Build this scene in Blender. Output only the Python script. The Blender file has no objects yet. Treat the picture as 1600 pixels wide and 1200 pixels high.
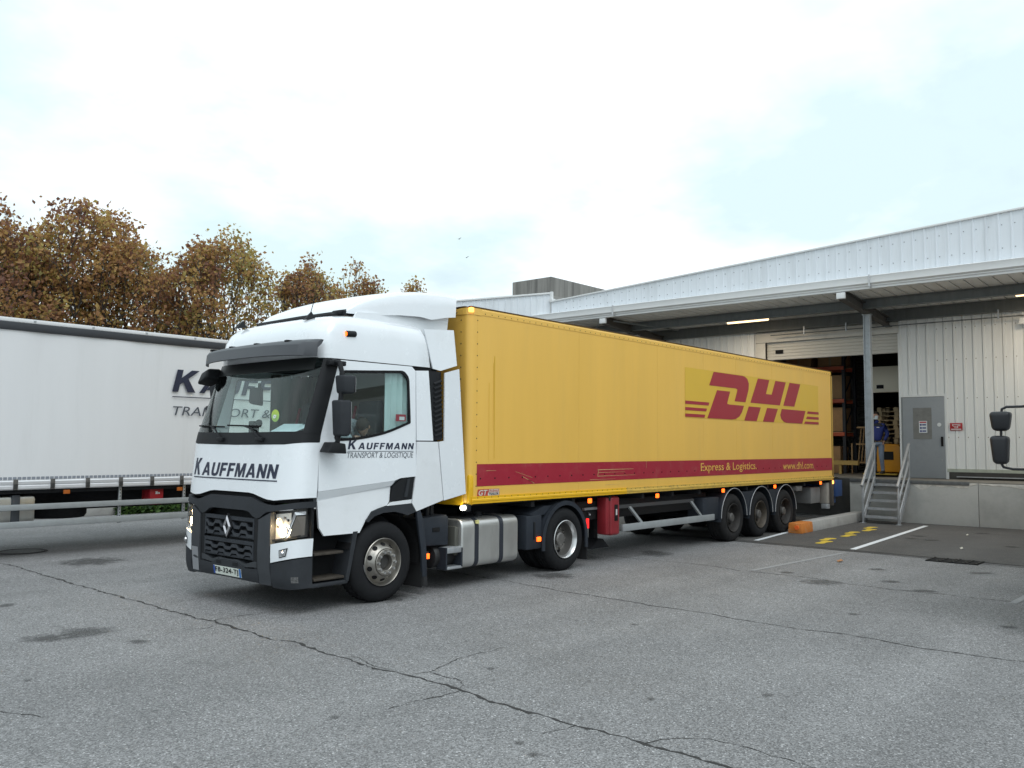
import bpy, bmesh, math, random
from mathutils import Vector, Matrix
R = math.radians
SC = bpy.context.scene
COL = SC.collection
# ------------------------------------------------------------------ camera
cd = bpy.data.cameras.new('camera'); cam = bpy.data.objects.new('camera', cd); COL.objects.link(cam)
cd.sensor_width = 36; cd.lens = 30.468; cd.clip_end = 2000; cd.clip_start = .05
def look(yaw, pitch, roll):
    f = Vector((math.sin(yaw)*math.cos(pitch), math.cos(yaw)*math.cos(pitch), math.sin(pitch)))
    r = Vector((math.cos(yaw), -math.sin(yaw), 0)); u = r.cross(f)
    c, s = math.cos(roll), math.sin(roll)
    r2 = c*r+s*u; u2 = -s*r+c*u
    return Matrix((r2, u2, -f)).transposed().to_4x4()
cam.matrix_world = Matrix.Translation((-7.3637, -8.5132, 2.0049)) @ look(.8568, .0698, .0075)
SC.camera = cam
# ------------------------------------------------------------------ world, sun, exposure
W = bpy.data.worlds.new('World'); SC.world = W; W.use_nodes = True
def build_world():
    nt = W.node_tree; N = nt.nodes; L = nt.links; N.clear()
    out = N.new('ShaderNodeOutputWorld'); bg = N.new('ShaderNodeBackground')
    sky = N.new('ShaderNodeTexSky'); sky.sky_type = 'NISHITA'; sky.sun_disc = False
    sky.sun_elevation = R(50); sky.sun_rotation = R(200); sky.air_density = 1.0; sky.dust_density = 2.0
    tc = N.new('ShaderNodeTexCoord')
    sep = N.new('ShaderNodeSeparateXYZ'); L.new(tc.outputs['Generated'], sep.inputs[0])
    add = N.new('ShaderNodeMath'); add.operation = 'ADD'; add.inputs[1].default_value = .22; L.new(sep.outputs[2], add.inputs[0])
    mx = N.new('ShaderNodeMath'); mx.operation = 'MAXIMUM'; mx.inputs[1].default_value = .12; L.new(add.outputs[0], mx.inputs[0])
    cmb = N.new('ShaderNodeCombineXYZ')
    for i in (0, 1):
        d = N.new('ShaderNodeMath'); d.operation = 'DIVIDE'; L.new(sep.outputs[i], d.inputs[0]); L.new(mx.outputs[0], d.inputs[1]); L.new(d.outputs[0], cmb.inputs[i])
    n1 = N.new('ShaderNodeTexNoise'); n1.inputs['Scale'].default_value = 1.15; n1.inputs['Detail'].default_value = 6; n1.inputs['Roughness'].default_value = .55
    mp = N.new('ShaderNodeMapping'); mp.inputs['Location'].default_value = (6.4, 2.0, 0); L.new(cmb.outputs[0], mp.inputs[0]); L.new(mp.outputs[0], n1.inputs['Vector'])
    r1 = N.new('ShaderNodeValToRGB'); L.new(n1.outputs[0], r1.inputs[0])
    r1.color_ramp.elements[0].position = .42; r1.color_ramp.elements[0].color = (0, 0, 0, 1)
    r1.color_ramp.elements[1].position = .60; r1.color_ramp.elements[1].color = (1, 1, 1, 1)
    # thin clear patches (pale blue sky from the Sky Texture) under a bright overcast layer
    skm = N.new('ShaderNodeVectorMath'); skm.operation = 'SCALE'; skm.inputs['Scale'].default_value = .10; L.new(sky.outputs[0], skm.inputs[0])
    m1 = N.new('ShaderNodeMixRGB'); m1.inputs[0].default_value = .95; L.new(skm.outputs[0], m1.inputs[1]); m1.inputs[2].default_value = (.86, 1.06, 1.09, 1)
    m2 = N.new('ShaderNodeMixRGB'); L.new(r1.outputs[0], m2.inputs[0]); L.new(m1.outputs[0], m2.inputs[1]); m2.inputs[2].default_value = (1.22, 1.30, 1.38, 1)
    # a few grey-blue scuds
    n2 = N.new('ShaderNodeTexNoise'); n2.inputs['Scale'].default_value = 2.6; n2.inputs['Detail'].default_value = 7; n2.inputs['Roughness'].default_value = .6
    mp2 = N.new('ShaderNodeMapping'); mp2.inputs['Location'].default_value = (7.3, 2.2, 0); mp2.inputs['Scale'].default_value = (1, 1, 1); L.new(cmb.outputs[0], mp2.inputs[0]); L.new(mp2.outputs[0], n2.inputs['Vector'])
    r2 = N.new('ShaderNodeValToRGB'); L.new(n2.outputs[0], r2.inputs[0])
    r2.color_ramp.elements[0].position = .55; r2.color_ramp.elements[0].color = (0, 0, 0, 1)
    r2.color_ramp.elements[1].position = .74; r2.color_ramp.elements[1].color = (.55, .55, .55, 1)
    m3 = N.new('ShaderNodeMixRGB'); L.new(r2.outputs[0], m3.inputs[0]); L.new(m2.outputs[0], m3.inputs[1]); m3.inputs[2].default_value = (.72, .87, .99, 1)
    L.new(m3.outputs[0], bg.inputs[0]); bg.inputs[1].default_value = 1.0
    L.new(bg.outputs[0], out.inputs[0])
build_world()
sd = bpy.data.lights.new('sun', 'SUN'); sd.energy = 1.4; sd.angle = R(40); sd.color = (.97, .98, 1)
sun = bpy.data.objects.new('sun', sd); COL.objects.link(sun)
sun.rotation_euler = (R(34), 0, R(-25))
SC.view_settings.view_transform = 'Standard'; SC.view_settings.look = 'None'; SC.view_settings.gamma = 1
SC.view_settings.exposure = -0.06
SC.view_settings.use_curve_mapping = False
SC.render.engine = 'CYCLES'; SC.cycles.max_bounces = 8; SC.cycles.transparent_max_bounces = 16
SC.cycles.use_denoising = True
# ------------------------------------------------------------------ materials
MATS = {}
def M(name, col=(.5, .5, .5), rough=.5, metal=0, var=0., vs=3., bump=0., bs=40., spec=.5, coat=0., dirt=None, ds=1.5, stretch=None):
    if name in MATS: return MATS[name]
    m = bpy.data.materials.new(name); m.use_nodes = True; nt = m.node_tree; N = nt.nodes; L = nt.links
    b = N['Principled BSDF']; b.inputs['Roughness'].default_value = rough; b.inputs['Metallic'].default_value = metal
    b.inputs['Specular IOR Level'].default_value = spec; b.inputs['Coat Weight'].default_value = coat; b.inputs['Coat Roughness'].default_value = .08
    c4 = tuple(col)+(1,); b.inputs['Base Color'].default_value = c4; m.diffuse_color = c4
    if var or bump or dirt:
        tc = N.new('ShaderNodeTexCoord'); src = tc.outputs['Object']
        if stretch:
            mp = N.new('ShaderNodeMapping'); mp.inputs['Scale'].default_value = stretch; L.new(src, mp.inputs[0]); src = mp.outputs[0]
    last = None
    if var:
        n = N.new('ShaderNodeTexNoise'); n.inputs['Scale'].default_value = vs; n.inputs['Detail'].default_value = 6; n.inputs['Roughness'].default_value = .65; L.new(src, n.inputs['Vector'])
        r = N.new('ShaderNodeMapRange'); r.inputs[1].default_value = .25; r.inputs[2].default_value = .75; r.inputs[3].default_value = 1-var; r.inputs[4].default_value = 1+var; L.new(n.outputs[0], r.inputs[0])
        v = N.new('ShaderNodeVectorMath'); v.operation = 'SCALE'; v.inputs[0].default_value = col; L.new(r.outputs[0], v.inputs['Scale']); last = v.outputs[0]
        rr = N.new('ShaderNodeMapRange'); rr.inputs[3].default_value = max(0, rough-.08); rr.inputs[4].default_value = min(1, rough+.1); L.new(n.outputs[0], rr.inputs[0]); L.new(rr.outputs[0], b.inputs['Roughness'])
    if dirt:
        n = N.new('ShaderNodeTexNoise'); n.inputs['Scale'].default_value = ds; n.inputs['Detail'].default_value = 8; n.inputs['Roughness'].default_value = .7; L.new(src, n.inputs['Vector'])
        r = N.new('ShaderNodeMapRange'); r.inputs[1].default_value = .52; r.inputs[2].default_value = .78; r.inputs[3].default_value = 0; r.inputs[4].default_value = dirt[3]; L.new(n.outputs[0], r.inputs[0])
        mx = N.new('ShaderNodeMixRGB'); L.new(r.outputs[0], mx.inputs[0]); mx.inputs[2].default_value = tuple(dirt[:3])+(1,)
        if last: L.new(last, mx.inputs[1])
        else: mx.inputs[1].default_value = c4
        last = mx.outputs[0]
    if last: L.new(last, b.inputs['Base Color'])
    if bump:
        n = N.new('ShaderNodeTexNoise'); n.inputs['Scale'].default_value = bs; n.inputs['Detail'].default_value = 4; L.new(src, n.inputs['Vector'])
        bp = N.new('ShaderNodeBump'); bp.inputs['Strength'].default_value = bump; bp.inputs['Distance'].default_value = .01; L.new(n.outputs[0], bp.inputs['Height']); L.new(bp.outputs[0], b.inputs['Normal'])
    MATS[name] = m; return m
def EM(name, col=(1, 1, 1), strength=1.):
    if name in MATS: return MATS[name]
    m = bpy.data.materials.new(name); m.use_nodes = True; b = m.node_tree.nodes['Principled BSDF']
    b.inputs['Base Color'].default_value = tuple(col)+(1,); b.inputs['Emission Color'].default_value = tuple(col)+(1,); b.inputs['Emission Strength'].default_value = strength
    MATS[name] = m; return m
def GLASS(name, tint, ior=1.45, rough=.01, boost=1.0):
    m = bpy.data.materials.new(name); m.use_nodes = True; nt = m.node_tree; N = nt.nodes; L = nt.links; N.clear()
    o = N.new('ShaderNodeOutputMaterial'); mx = N.new('ShaderNodeMixShader'); t = N.new('ShaderNodeBsdfTransparent'); g = N.new('ShaderNodeBsdfGlossy')
    lw = N.new('ShaderNodeLayerWeight'); lw.inputs[0].default_value = .5
    pw = N.new('ShaderNodeMath'); pw.operation = 'POWER'; pw.inputs[1].default_value = 4.; L.new(lw.outputs['Facing'], pw.inputs[0])
    f = N.new('ShaderNodeMath'); f.operation = 'MULTIPLY_ADD'; f.inputs[1].default_value = .7; f.inputs[2].default_value = ior; L.new(pw.outputs[0], f.inputs[0]); t.inputs[0].default_value = tuple(tint)+(1,); g.inputs['Roughness'].default_value = rough
    ml = N.new('ShaderNodeMath'); ml.operation = 'MULTIPLY'; ml.inputs[1].default_value = boost; ml.use_clamp = True; L.new(f.outputs[0], ml.inputs[0])
    L.new(ml.outputs[0], mx.inputs[0]); L.new(t.outputs[0], mx.inputs[1]); L.new(g.outputs[0], mx.inputs[2]); L.new(mx.outputs[0], o.inputs[0])
    MATS[name] = m; return m
paint = M('white_paint', (.79, .82, .85), .25, var=.015, vs=2, spec=.5, coat=.9, dirt=(.62, .62, .61, .25), ds=2.5)
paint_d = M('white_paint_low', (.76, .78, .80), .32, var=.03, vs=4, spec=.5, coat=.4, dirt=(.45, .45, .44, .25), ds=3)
plastic = M('dark_plastic', (.031, .034, .039), .62, var=.18, vs=5, bump=.06, bs=300, spec=.22)
plastic2 = M('black_plastic', (.013, .014, .016), .55, var=.15, vs=6, spec=.22)
greyplas = M('grey_plastic', (.050, .054, .060), .6, var=.15, vs=5, bump=.05, bs=300, spec=.22)
blackm = M('matte_black', (.010, .010, .011), .8, spec=.22)
rubber = M('tyre_rubber', (.013, .0135, .015), .85, var=.25, vs=7, bump=.1, bs=80, spec=.22)
rubber_d = M('dusty_rubber', (.020, .0195, .020), .9, var=.3, vs=6, bump=.1, bs=80, spec=.22)
chass = M('chassis_dark', (.018, .019, .022), .75, var=.3, vs=5, spec=.22)
rimm = M('rim_steel', (.34, .32, .29), .36, .85, var=.22, vs=9)
rimalu = M('rim_bright', (.62, .62, .62), .3, .9, var=.1, vs=9)
rimdark = M('rim_dirty', (.032, .029, .027), .7, .2, var=.4, vs=10)
alu = M('tank_aluminium', (.62, .62, .60), .38, .85, var=.1, vs=5, dirt=(.3, .29, .27, .35), ds=4, stretch=(1, 1, .35))
galv = M('galvanised_steel', (.42, .44, .46), .45, .6, var=.15, vs=12)
galv2 = M('guard_rail_grey', (.34, .36, .37), .55, .3, var=.12, vs=6)
chrome = M('chrome', (.75, .75, .77), .12, 1)
yel = M('trailer_yellow', (.79, .47, .090), .36, var=.05, vs=1.1, bump=.10, bs=1.6, dirt=(.55, .36, .12, .22), ds=1.4, stretch=(1.6, 1, .18))
yel2 = M('trailer_yellow_fresh', (.76, .43, .012), .4, var=.05, vs=3)
yel_dec = M('logo_patch_yellow', (.70, .44, .045), .4, var=.03, vs=2)
yel_txt = M('letter_yellow', (.72, .42, .08), .45)
redm = M('trailer_red', (.33, .014, .032), .4, var=.08, vs=2, dirt=(.42, .22, .16, .25), ds=3)
redlogo = M('logo_red', (.34, .020, .034), .42, var=.05, vs=2)
rimbrown = M('roof_rim_brown', (.10, .055, .02), .6, var=.3, vs=6)
navy = M('lettering_navy', (.012, .018, .045), .4)
navy_t = M('lettering_grey', (.06, .07, .09), .5)
curt = M('curtain_white', (.70, .70, .71), .5, var=.03, vs=.8, dirt=(.48, .48, .47, .3), ds=1.0, stretch=(2.0, 1, .22), bump=.12, bs=1.3)
orange_on = EM('marker_orange', (1, .13, .010), 3.0)
orange_off = M('reflector_orange', (.45, .12, .02), .3)
red_on = EM('tail_red', (1, .02, .02), 1.6)
warm_on = EM('headlight_bulb', (1, .74, .42), 26)
white_on = EM('marker_white', (1, .95, .8), 14)
tube_on = EM('tube_light', (1, .70, .38), 3.2)
ws_glass = GLASS('windscreen_glass', (.93, .985, .97), .03)
side_glass = GLASS('side_glass', (.90, .96, .955), .04)
lens_glass = GLASS('lamp_lens', (.98, .98, .98), .02)
# ------------------------------------------------------------------ mesh helpers
class B:
    def __init__(s): s.v = []; s.f = []
    def add(s, vs, fs):
        o = len(s.v); s.v += [tuple(p) for p in vs]; s.f += [tuple(i+o for i in f) for f in fs]; return s
    def box(s, x0, x1, y0, y1, z0, z1):
        return s.add([(x0,y0,z0),(x1,y0,z0),(x1,y1,z0),(x0,y1,z0),(x0,y0,z1),(x1,y0,z1),(x1,y1,z1),(x0,y1,z1)],
                     [(0,3,2,1),(4,5,6,7),(0,1,5,4),(1,2,6,5),(2,3,7,6),(3,0,4,7)])
    def hexa(s, p): return s.add(p, [(0,3,2,1),(4,5,6,7),(0,1,5,4),(1,2,6,5),(2,3,7,6),(3,0,4,7)])
    def prism(s, poly, ax, a, b):
        n = len(poly)
        def P(q, d): return (d, q[0], q[1]) if ax == 'x' else ((q[0], d, q[1]) if ax == 'y' else (q[0], q[1], d))
        vs = [P(q, a) for q in poly]+[P(q, b) for q in poly]
        return s.add(vs, [tuple(range(n)), tuple(range(2*n-1, n-1, -1))]+[(i, i+n, (i+1) % n+n, (i+1) % n) for i in range(n)])
    def cyl(s, p0, p1, r0, r1=None, n=16, cap=True):
        r1 = r0 if r1 is None else r1
        p0 = Vector(p0); p1 = Vector(p1); d = (p1-p0).normalized(); a = d.orthogonal().normalized(); b = d.cross(a)
        vs = [p0+r0*(a*math.cos(2*math.pi*i/n)+b*math.sin(2*math.pi*i/n)) for i in range(n)]+[p1+r1*(a*math.cos(2*math.pi*i/n)+b*math.sin(2*math.pi*i/n)) for i in range(n)]
        fs = [(i, (i+1) % n, (i+1) % n+n, i+n) for i in range(n)]
        if cap: fs += [tuple(range(n-1, -1, -1)), tuple(range(n, 2*n))]
        return s.add(vs, fs)
    def tube(s, path, r, n=8):
        path = [Vector(p) for p in path]; rings = []
        rs = r if isinstance(r, (list, tuple)) else [r]*len(path)
        for i, p in enumerate(path):
            d = (path[min(i+1, len(path)-1)]-path[max(i-1, 0)]).normalized()
            if i == 0: a = d.orthogonal().normalized()
            else: a = (a-d*a.dot(d)).normalized()
            b = d.cross(a)
            rings.append([p+rs[i]*(a*math.cos(2*math.pi*k/n)+b*math.sin(2*math.pi*k/n)) for k in range(n)])
        vs = [q for g in rings for q in g]; fs = []
        for i in range(len(path)-1):
            fs += [(i*n+k, i*n+(k+1) % n, (i+1)*n+(k+1) % n, (i+1)*n+k) for k in range(n)]
        fs += [tuple(range(n-1, -1, -1)), tuple(range((len(path)-1)*n, len(path)*n))]
        return s.add(vs, fs)
    def lathe(s, prof, c=(0, 0, 0), n=40, ax='y'):
        vs = []; m = len(prof)
        for i in range(n):
            t = 2*math.pi*i/n; ct, st = math.cos(t), math.sin(t)
            for r, a in prof:
                q = (r*ct, a, r*st) if ax == 'y' else ((r*ct, r*st, a) if ax == 'z' else (a, r*ct, r*st))
                vs.append((c[0]+q[0], c[1]+q[1], c[2]+q[2]))
        fs = [(i*m+j, i*m+j+1, ((i+1) % n)*m+j+1, ((i+1) % n)*m+j) for i in range(n) for j in range(m-1)]
        return s.add(vs, fs)
    def grid(s, rows, closed=False):
        m = len(rows[0]); vs = [p for r in rows for p in r]; fs = []
        for i in range(len(rows)-1):
            for j in range(m if closed else m-1):
                k = (j+1) % m; fs.append((i*m+j, i*m+k, (i+1)*m+k, (i+1)*m+j))
        return s.add(vs, fs)
    def obj(s, name, mat, parent=None, bevel=0, seg=2, smooth=35, recalc=True, solid=0):
        me = bpy.data.meshes.new(name); me.from_pydata(s.v, [], s.f)
        if bevel or recalc:
            bm = bmesh.new(); bm.from_mesh(me)
            if recalc: bmesh.ops.recalc_face_normals(bm, faces=bm.faces)
            if solid: bmesh.ops.solidify(bm, geom=bm.faces[:], thickness=solid)
            if bevel:
                es = [e for e in bm.edges if len(e.link_faces) == 2 and e.calc_face_angle(0) > .5]
                bmesh.ops.bevel(bm, geom=es, offset=bevel, segments=seg, affect='EDGES', clamp_overlap=True, profile=.5)
            bm.to_mesh(me); bm.free()
        me.materials.append(mat)
        if smooth:
            me.polygons.foreach_set('use_smooth', [True]*len(me.polygons)); me.set_sharp_from_angle(angle=R(smooth))
        o = bpy.data.objects.new(name, me); COL.objects.link(o)
        if parent: o.parent = parent
        return o
def tag(o, label=None, cat=None, group=None, kind=None):
    for k, v in (('label', label), ('category', cat), ('group', group), ('kind', kind)):
        if v: o[k] = v
    return o
def empty(name, loc=(0, 0, 0), parent=None, rz=0):
    o = bpy.data.objects.new(name, None); COL.objects.link(o); o.location = loc; o.rotation_euler = (0, 0, rz); o.empty_display_size = .2
    if parent: o.parent = parent
    return o
def dup(root, loc=None, rz=None, parent='same'):
    r = root.copy(); COL.objects.link(r)
    if loc is not None: r.location = loc
    if rz is not None: r.rotation_euler = (0, 0, rz)
    if parent != 'same': r.parent = parent
    for ch in list(root.children):
        dup(ch, parent=r)
    return r
def rounded(pts, r, n=4):
    out = []; N_ = len(pts)
    for i in range(N_):
        p = Vector(pts[i]); a = Vector(pts[i-1]); b = Vector(pts[(i+1) % N_])
        ra = r[i] if isinstance(r, (list, tuple)) else r
        da = a-p; db = b-p; k = min(ra, da.length*.45, db.length*.45)
        if k < 1e-4: out.append(tuple(p)); continue
        A = p+da.normalized()*k; Bq = p+db.normalized()*k
        for j in range(n+1):
            t = j/n; q = A*(1-t)**2+p*2*t*(1-t)+Bq*t*t; out.append((q.x, q.y))
    return out
def panel(name, outer, holes, fy, thick, mat, parent, flip=False, ax='y', smooth=35):
    """sheet cut from a 2D outline (with openings), mapped onto a surface and given thickness"""
    bm = bmesh.new(); loops = []
    for lp in [outer]+holes:
        vs = [bm.verts.new((q[0], 0, q[1])) for q in lp]; loops.append(vs)
        for i in range(len(vs)): bm.edges.new((vs[i], vs[(i+1) % len(vs)]))
    bmesh.ops.triangle_fill(bm, use_beauty=True, edges=bm.edges[:], normal=(0, 1, 0))
    bm.verts.index_update(); b = B()
    n = len(bm.verts)
    def P(x, z, o):
        d = fy(x, z)+o
        if ax == 'y': return (x, (2.5-d) if flip else d, z)
        return (d, x, z)
    V0 = [P(v.co.x, v.co.z, 0) for v in bm.verts]; V1 = [P(v.co.x, v.co.z, thick) for v in bm.verts]
    fs = [tuple(v.index for v in f.verts) for f in bm.faces]; fs2 = [tuple(i+n for i in f[::-1]) for f in fs]; side = []
    for lp in loops:
        for i in range(len(lp)):
            a, c = lp[i].index, lp[(i+1) % len(lp)].index; side.append((a, c, c+n, a+n))
    bm.free(); b.add(V0+V1, fs+fs2+side)
    return b.obj(name, mat, parent, smooth=smooth)
def textmesh(s, bold=0., shear=0., spacing=1.):
    c = bpy.data.curves.new('t', 'FONT'); c.body = s; c.offset = bold; c.shear = shear; c.space_character = spacing; c.resolution_u = 3
    o = bpy.data.objects.new('t', c); COL.objects.link(o); bpy.context.view_layer.update()
    me = bpy.data.meshes.new_from_object(o.evaluated_get(bpy.context.evaluated_depsgraph_get()))
    vs = [tuple(v.co) for v in me.vertices]; fs = [tuple(p.vertices) for p in me.polygons]
    bpy.data.objects.remove(o); bpy.data.curves.remove(c); bpy.data.meshes.remove(me)
    return vs, fs
def text(name, s, u0, u1, v0, v1, fmap, mat, parent, bold=0., shear=0., spacing=1., keep=None):
    """fit a string into the box u0..u1 x v0..v1 of a surface; fmap(u, v) -> point"""
    vs, fs = textmesh(s, bold, shear, spacing)
    xs = [v[0] for v in vs]; ys = [v[1] for v in vs]
    ref = textmesh(keep, bold, shear)[0] if keep else vs
    yy = [v[1] for v in ref]; y0, y1 = min(yy), max(yy); x0, x1 = min(xs), max(xs)
    pts = [fmap(u0+(v[0]-x0)/(x1-x0)*(u1-u0), v0+(v[1]-y0)/(y1-y0)*(v1-v0)) for v in vs]
    return tag(B().add(pts, fs).obj(name, mat, parent, smooth=0, recalc=False), kind='stuff')
GLY = {'K': (.97, [[(0, 0), (.25, 0), (.25, .32), (.36, .45), (.64, 0), (.97, 0), (.54, .61), (.93, 1), (.60, 1), (.25, .63), (.25, 1), (0, 1)]]),
 'A': (1.0, [[(0, 0), (.26, 0), (.5, .72), (.5, 1), (.36, 1)], [(1, 0), (.64, 1), (.5, 1), (.5, .72), (.74, 0)], [(.335, .2), (.665, .2), (.605, .38), (.395, .38)]]),
 'U': (.86, [[(0, 1), (0, .33), (.05, .13), (.17, .02), (.43, -.02), (.69, .02), (.81, .13), (.86, .33), (.86, 1), (.61, 1), (.61, .34), (.56, .22), (.43, .18), (.30, .22), (.25, .34), (.25, 1)]]),
 'F': (.72, [[(0, 0), (.25, 0), (.25, .40), (.64, .40), (.64, .60), (.25, .60), (.25, .81), (.72, .81), (.72, 1), (0, 1)]]),
 'M': (1.06, [[(0, 0), (.22, 0), (.22, .62), (.43, 0), (.63, 0), (.84, .62), (.84, 0), (1.06, 0), (1.06, 1), (.74, 1), (.53, .38), (.32, 1), (0, 1)]]),
 'N': (.86, [[(0, 0), (.24, 0), (.24, .58), (.61, 0), (.86, 0), (.86, 1), (.62, 1), (.62, .42), (.25, 1), (0, 1)]])}
def haulier(word, u0, u1, v0, v1, fmap, mat, parent, gap=.16, shear=.2):
    """heavy slanted capitals, each letter its own piece"""
    tot = sum(GLY[c][0] for c in word)+gap*(len(word)-1)+shear; k = (u1-u0)/tot; x = 0; out = []
    for c in word:
        b = B()
        for pl in GLY[c][1]: b.add([fmap(u0+(x+px_+shear*py_)*k, v0+py_*(v1-v0)) for px_, py_ in pl], [tuple(range(len(pl)))])
        out.append(b.obj('letter', mat, parent, smooth=0, recalc=False)); x += GLY[c][0]+gap
    return out
def lerp(a, b, t): return a+(b-a)*t
def interp(tab, x):
    if x <= tab[0][0]: return tab[0][1]
    for (a, va), (b, vb) in zip(tab, tab[1:]):
        if x <= b: return lerp(va, vb, (x-a)/(b-a))
    return tab[-1][1]
# ------------------------------------------------------------------ ground
def asphalt(name, base, grain, fine=1.0, patch=.12):
    m = bpy.data.materials.new(name); m.use_nodes = True; nt = m.node_tree; N = nt.nodes; L = nt.links; b = N['Principled BSDF']
    tc = N.new('ShaderNodeTexCoord'); s = tc.outputs['Object']
    def noise(sc, det=3, ro=.6):
        n = N.new('ShaderNodeTexNoise'); n.inputs['Scale'].default_value = sc; n.inputs['Detail'].default_value = det; n.inputs['Roughness'].default_value = ro; L.new(s, n.inputs['Vector']); return n.outputs[0]
    def rng(i, a, c, d, e):
        r = N.new('ShaderNodeMapRange'); r.inputs[1].default_value = a; r.inputs[2].default_value = c; r.inputs[3].default_value = d; r.inputs[4].default_value = e; L.new(i, r.inputs[0]); return r.outputs[0]
    def mul(a, c):
        q = N.new('ShaderNodeMath'); q.operation = 'MULTIPLY'; L.new(a, q.inputs[0]); L.new(c, q.inputs[1]); return q.outputs[0]
    v = N.new('ShaderNodeTexVoronoi'); v.inputs['Scale'].default_value = 92*fine; L.new(s, v.inputs['Vector'])
    sepc = N.new('ShaderNodeSeparateColor'); L.new(v.outputs['Color'], sepc.inputs[0])
    g1 = rng(sepc.outputs[0], 0, 1, 1-grain, 1+grain)                # each chipping its own grey
    g2 = rng(noise(190*fine, 2), .3, .7, 1-grain*.6, 1+grain*.6)
    spark = rng(sepc.outputs[1], .93, .97, 1, 1.9)                     # pale stones
    p1 = rng(noise(.35, 5), .3, .7, 1-patch, 1+patch)
    p2 = rng(noise(2.2, 6, .7), .3, .7, 1-patch*.5, 1+patch*.5)
    mpt = N.new('ShaderNodeMapping'); mpt.inputs['Scale'].default_value = (.07, 1.1, 1); L.new(s, mpt.inputs[0])
    nt_ = N.new('ShaderNodeTexNoise'); nt_.inputs['Scale'].default_value = 1.0; nt_.inputs['Detail'].default_value = 5; L.new(mpt.outputs[0], nt_.inputs['Vector'])
    tracks = rng(nt_.outputs[0], .35, .65, .91, 1.07)                  # tyre paths polished along the bays
    f = mul(mul(mul(mul(g1, g2), spark), mul(p1, p2)), tracks)
    c = N.new('ShaderNodeVectorMath'); c.operation = 'SCALE'; c.inputs[0].default_value = base; L.new(f, c.inputs['Scale']); L.new(c.outputs[0], b.inputs['Base Color'])
    b.inputs['Roughness'].default_value = .8; b.inputs['Specular IOR Level'].default_value = .4
    L.new(rng(noise(.5, 4), .35, .65, .68, .88), b.inputs['Roughness'])
    bp = N.new('ShaderNodeBump'); bp.inputs['Strength'].default_value = .5; bp.inputs['Distance'].default_value = .006; L.new(v.outputs['Distance'], bp.inputs['Height']); L.new(bp.outputs[0], b.inputs['Normal'])
    MATS[name] = m; return m
asph = asphalt('asphalt_yard', (.192, .191, .192), .52)
asph2 = asphalt('asphalt_apron', (.085, .083, .080), .25, 1.3)
ground = tag(B().add([(-400, -400, 0), (400, -400, 0), (400, 400, 0), (-400, 400, 0)], [(0, 1, 2, 3)]).obj('ground', asph, smooth=0), kind='structure')
apron = tag(B().add([(9.95, 40, .004), (9.75, -3, .004), (9.2, -12, .004), (17.3, -12, .004), (17.3, 40, .004)], [(0, 1, 2, 3, 4)]).obj('pavement_apron', asph2, smooth=0), kind='structure')
def soft(name, col, rough=.7, edge=1.0, sc=6., mx=.75):
    """patch of soaked-in oil or damp whose outline is broken up by noise"""
    m = bpy.data.materials.new(name); m.use_nodes = True; nt = m.node_tree; N = nt.nodes; L = nt.links; b = N['Principled BSDF']
    b.inputs['Base Color'].default_value = tuple(col)+(1,); b.inputs['Roughness'].default_value = rough
    tc = N.new('ShaderNodeTexCoord'); n = N.new('ShaderNodeTexNoise'); n.inputs['Scale'].default_value = sc; n.inputs['Detail'].default_value = 6; n.inputs['Roughness'].default_value = .65
    geo = N.new('ShaderNodeNewGeometry'); L.new(geo.outputs['Position'], n.inputs['Vector'])
    g = N.new('ShaderNodeVectorMath'); g.operation = 'LENGTH'; L.new(tc.outputs['Object'], g.inputs[0])
    a = N.new('ShaderNodeMath'); a.operation = 'SUBTRACT'; a.inputs[0].default_value = 1.25; L.new(g.outputs['Value'], a.inputs[1])
    c = N.new('ShaderNodeMath'); c.operation = 'MULTIPLY'; L.new(a.outputs[0], c.inputs[0]); L.new(n.outputs[0], c.inputs[1])
    r = N.new('ShaderNodeMapRange'); r.inputs[1].default_value = .26; r.inputs[2].default_value = .46; r.inputs[3].default_value = 0; r.inputs[4].default_value = mx; L.new(c.outputs[0], r.inputs[0]); L.new(r.outputs[0], b.inputs['Alpha'])
    MATS[name] = m; return m
oil = soft('oil_stain', (.055, .054, .053), mx=.5); damp = soft('damp_patch', (.09, .088, .086), mx=.55)
STAINS = [(-.85, 6.37, .68, .69), (-3.65, .93, .38, .24), (-3.26, .95, .38, .34), (-3.12, .1, .15, .12), (-3.28, 3.15, .13, .21), (.25, .25, .5, .5), (5.5, -3.46, .39, .39), (5.72, -4.84, .21, .18), (6.74, .13, .42, .63), (3.24, -.2, .45, .46), (3.34, -4.71, .12, .11), (3.78, -6.26, .13, .1), (12.98, -2.57, .22, .22), (12.94, -2.98, .22, .22), (13.67, -2.51, .23, .2), (12.75, -4.54, .23, .23), (-1.32, -4.76, .05, .06), (-2.8, -4.64, .05, .05), (-2.9, -4.86, .05, .06), (7.48, -3.62, .17, .16), (6.28, -4.2, .22, .17), (6.09, -2.69, .16, .15), (-1.5, -3.2, .05, .05), (-4.1, -2.2, .06, .05), (-3.3, -3.3, .05, .04), (-.6, -5.4, .06, .05), (1.0, -3.1, .07, .05), (-4.4, -.6, .05, .06), (15.4, -3.4, .3, .2), (8.2, -5.0, .3, .14)]
rs = random.Random(4)
disc = [(1.25*math.cos(2*math.pi*i/20), 1.25*math.sin(2*math.pi*i/20), 0) for i in range(20)]
for i, (x, y, a, c) in enumerate(STAINS):
    o = B().add(disc, [tuple(range(20))]).obj('oil_stain', oil if i not in (6,) else damp, ground, smooth=0, recalc=False)
    ca = .8568
    o.location = (x, y, .0085 if x > 9 else .0045+.0002*i); o.scale = (max(a*1.15, .04), max(c*1.15, .04), 1); o.rotation_euler = (0, 0, -ca)
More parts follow.
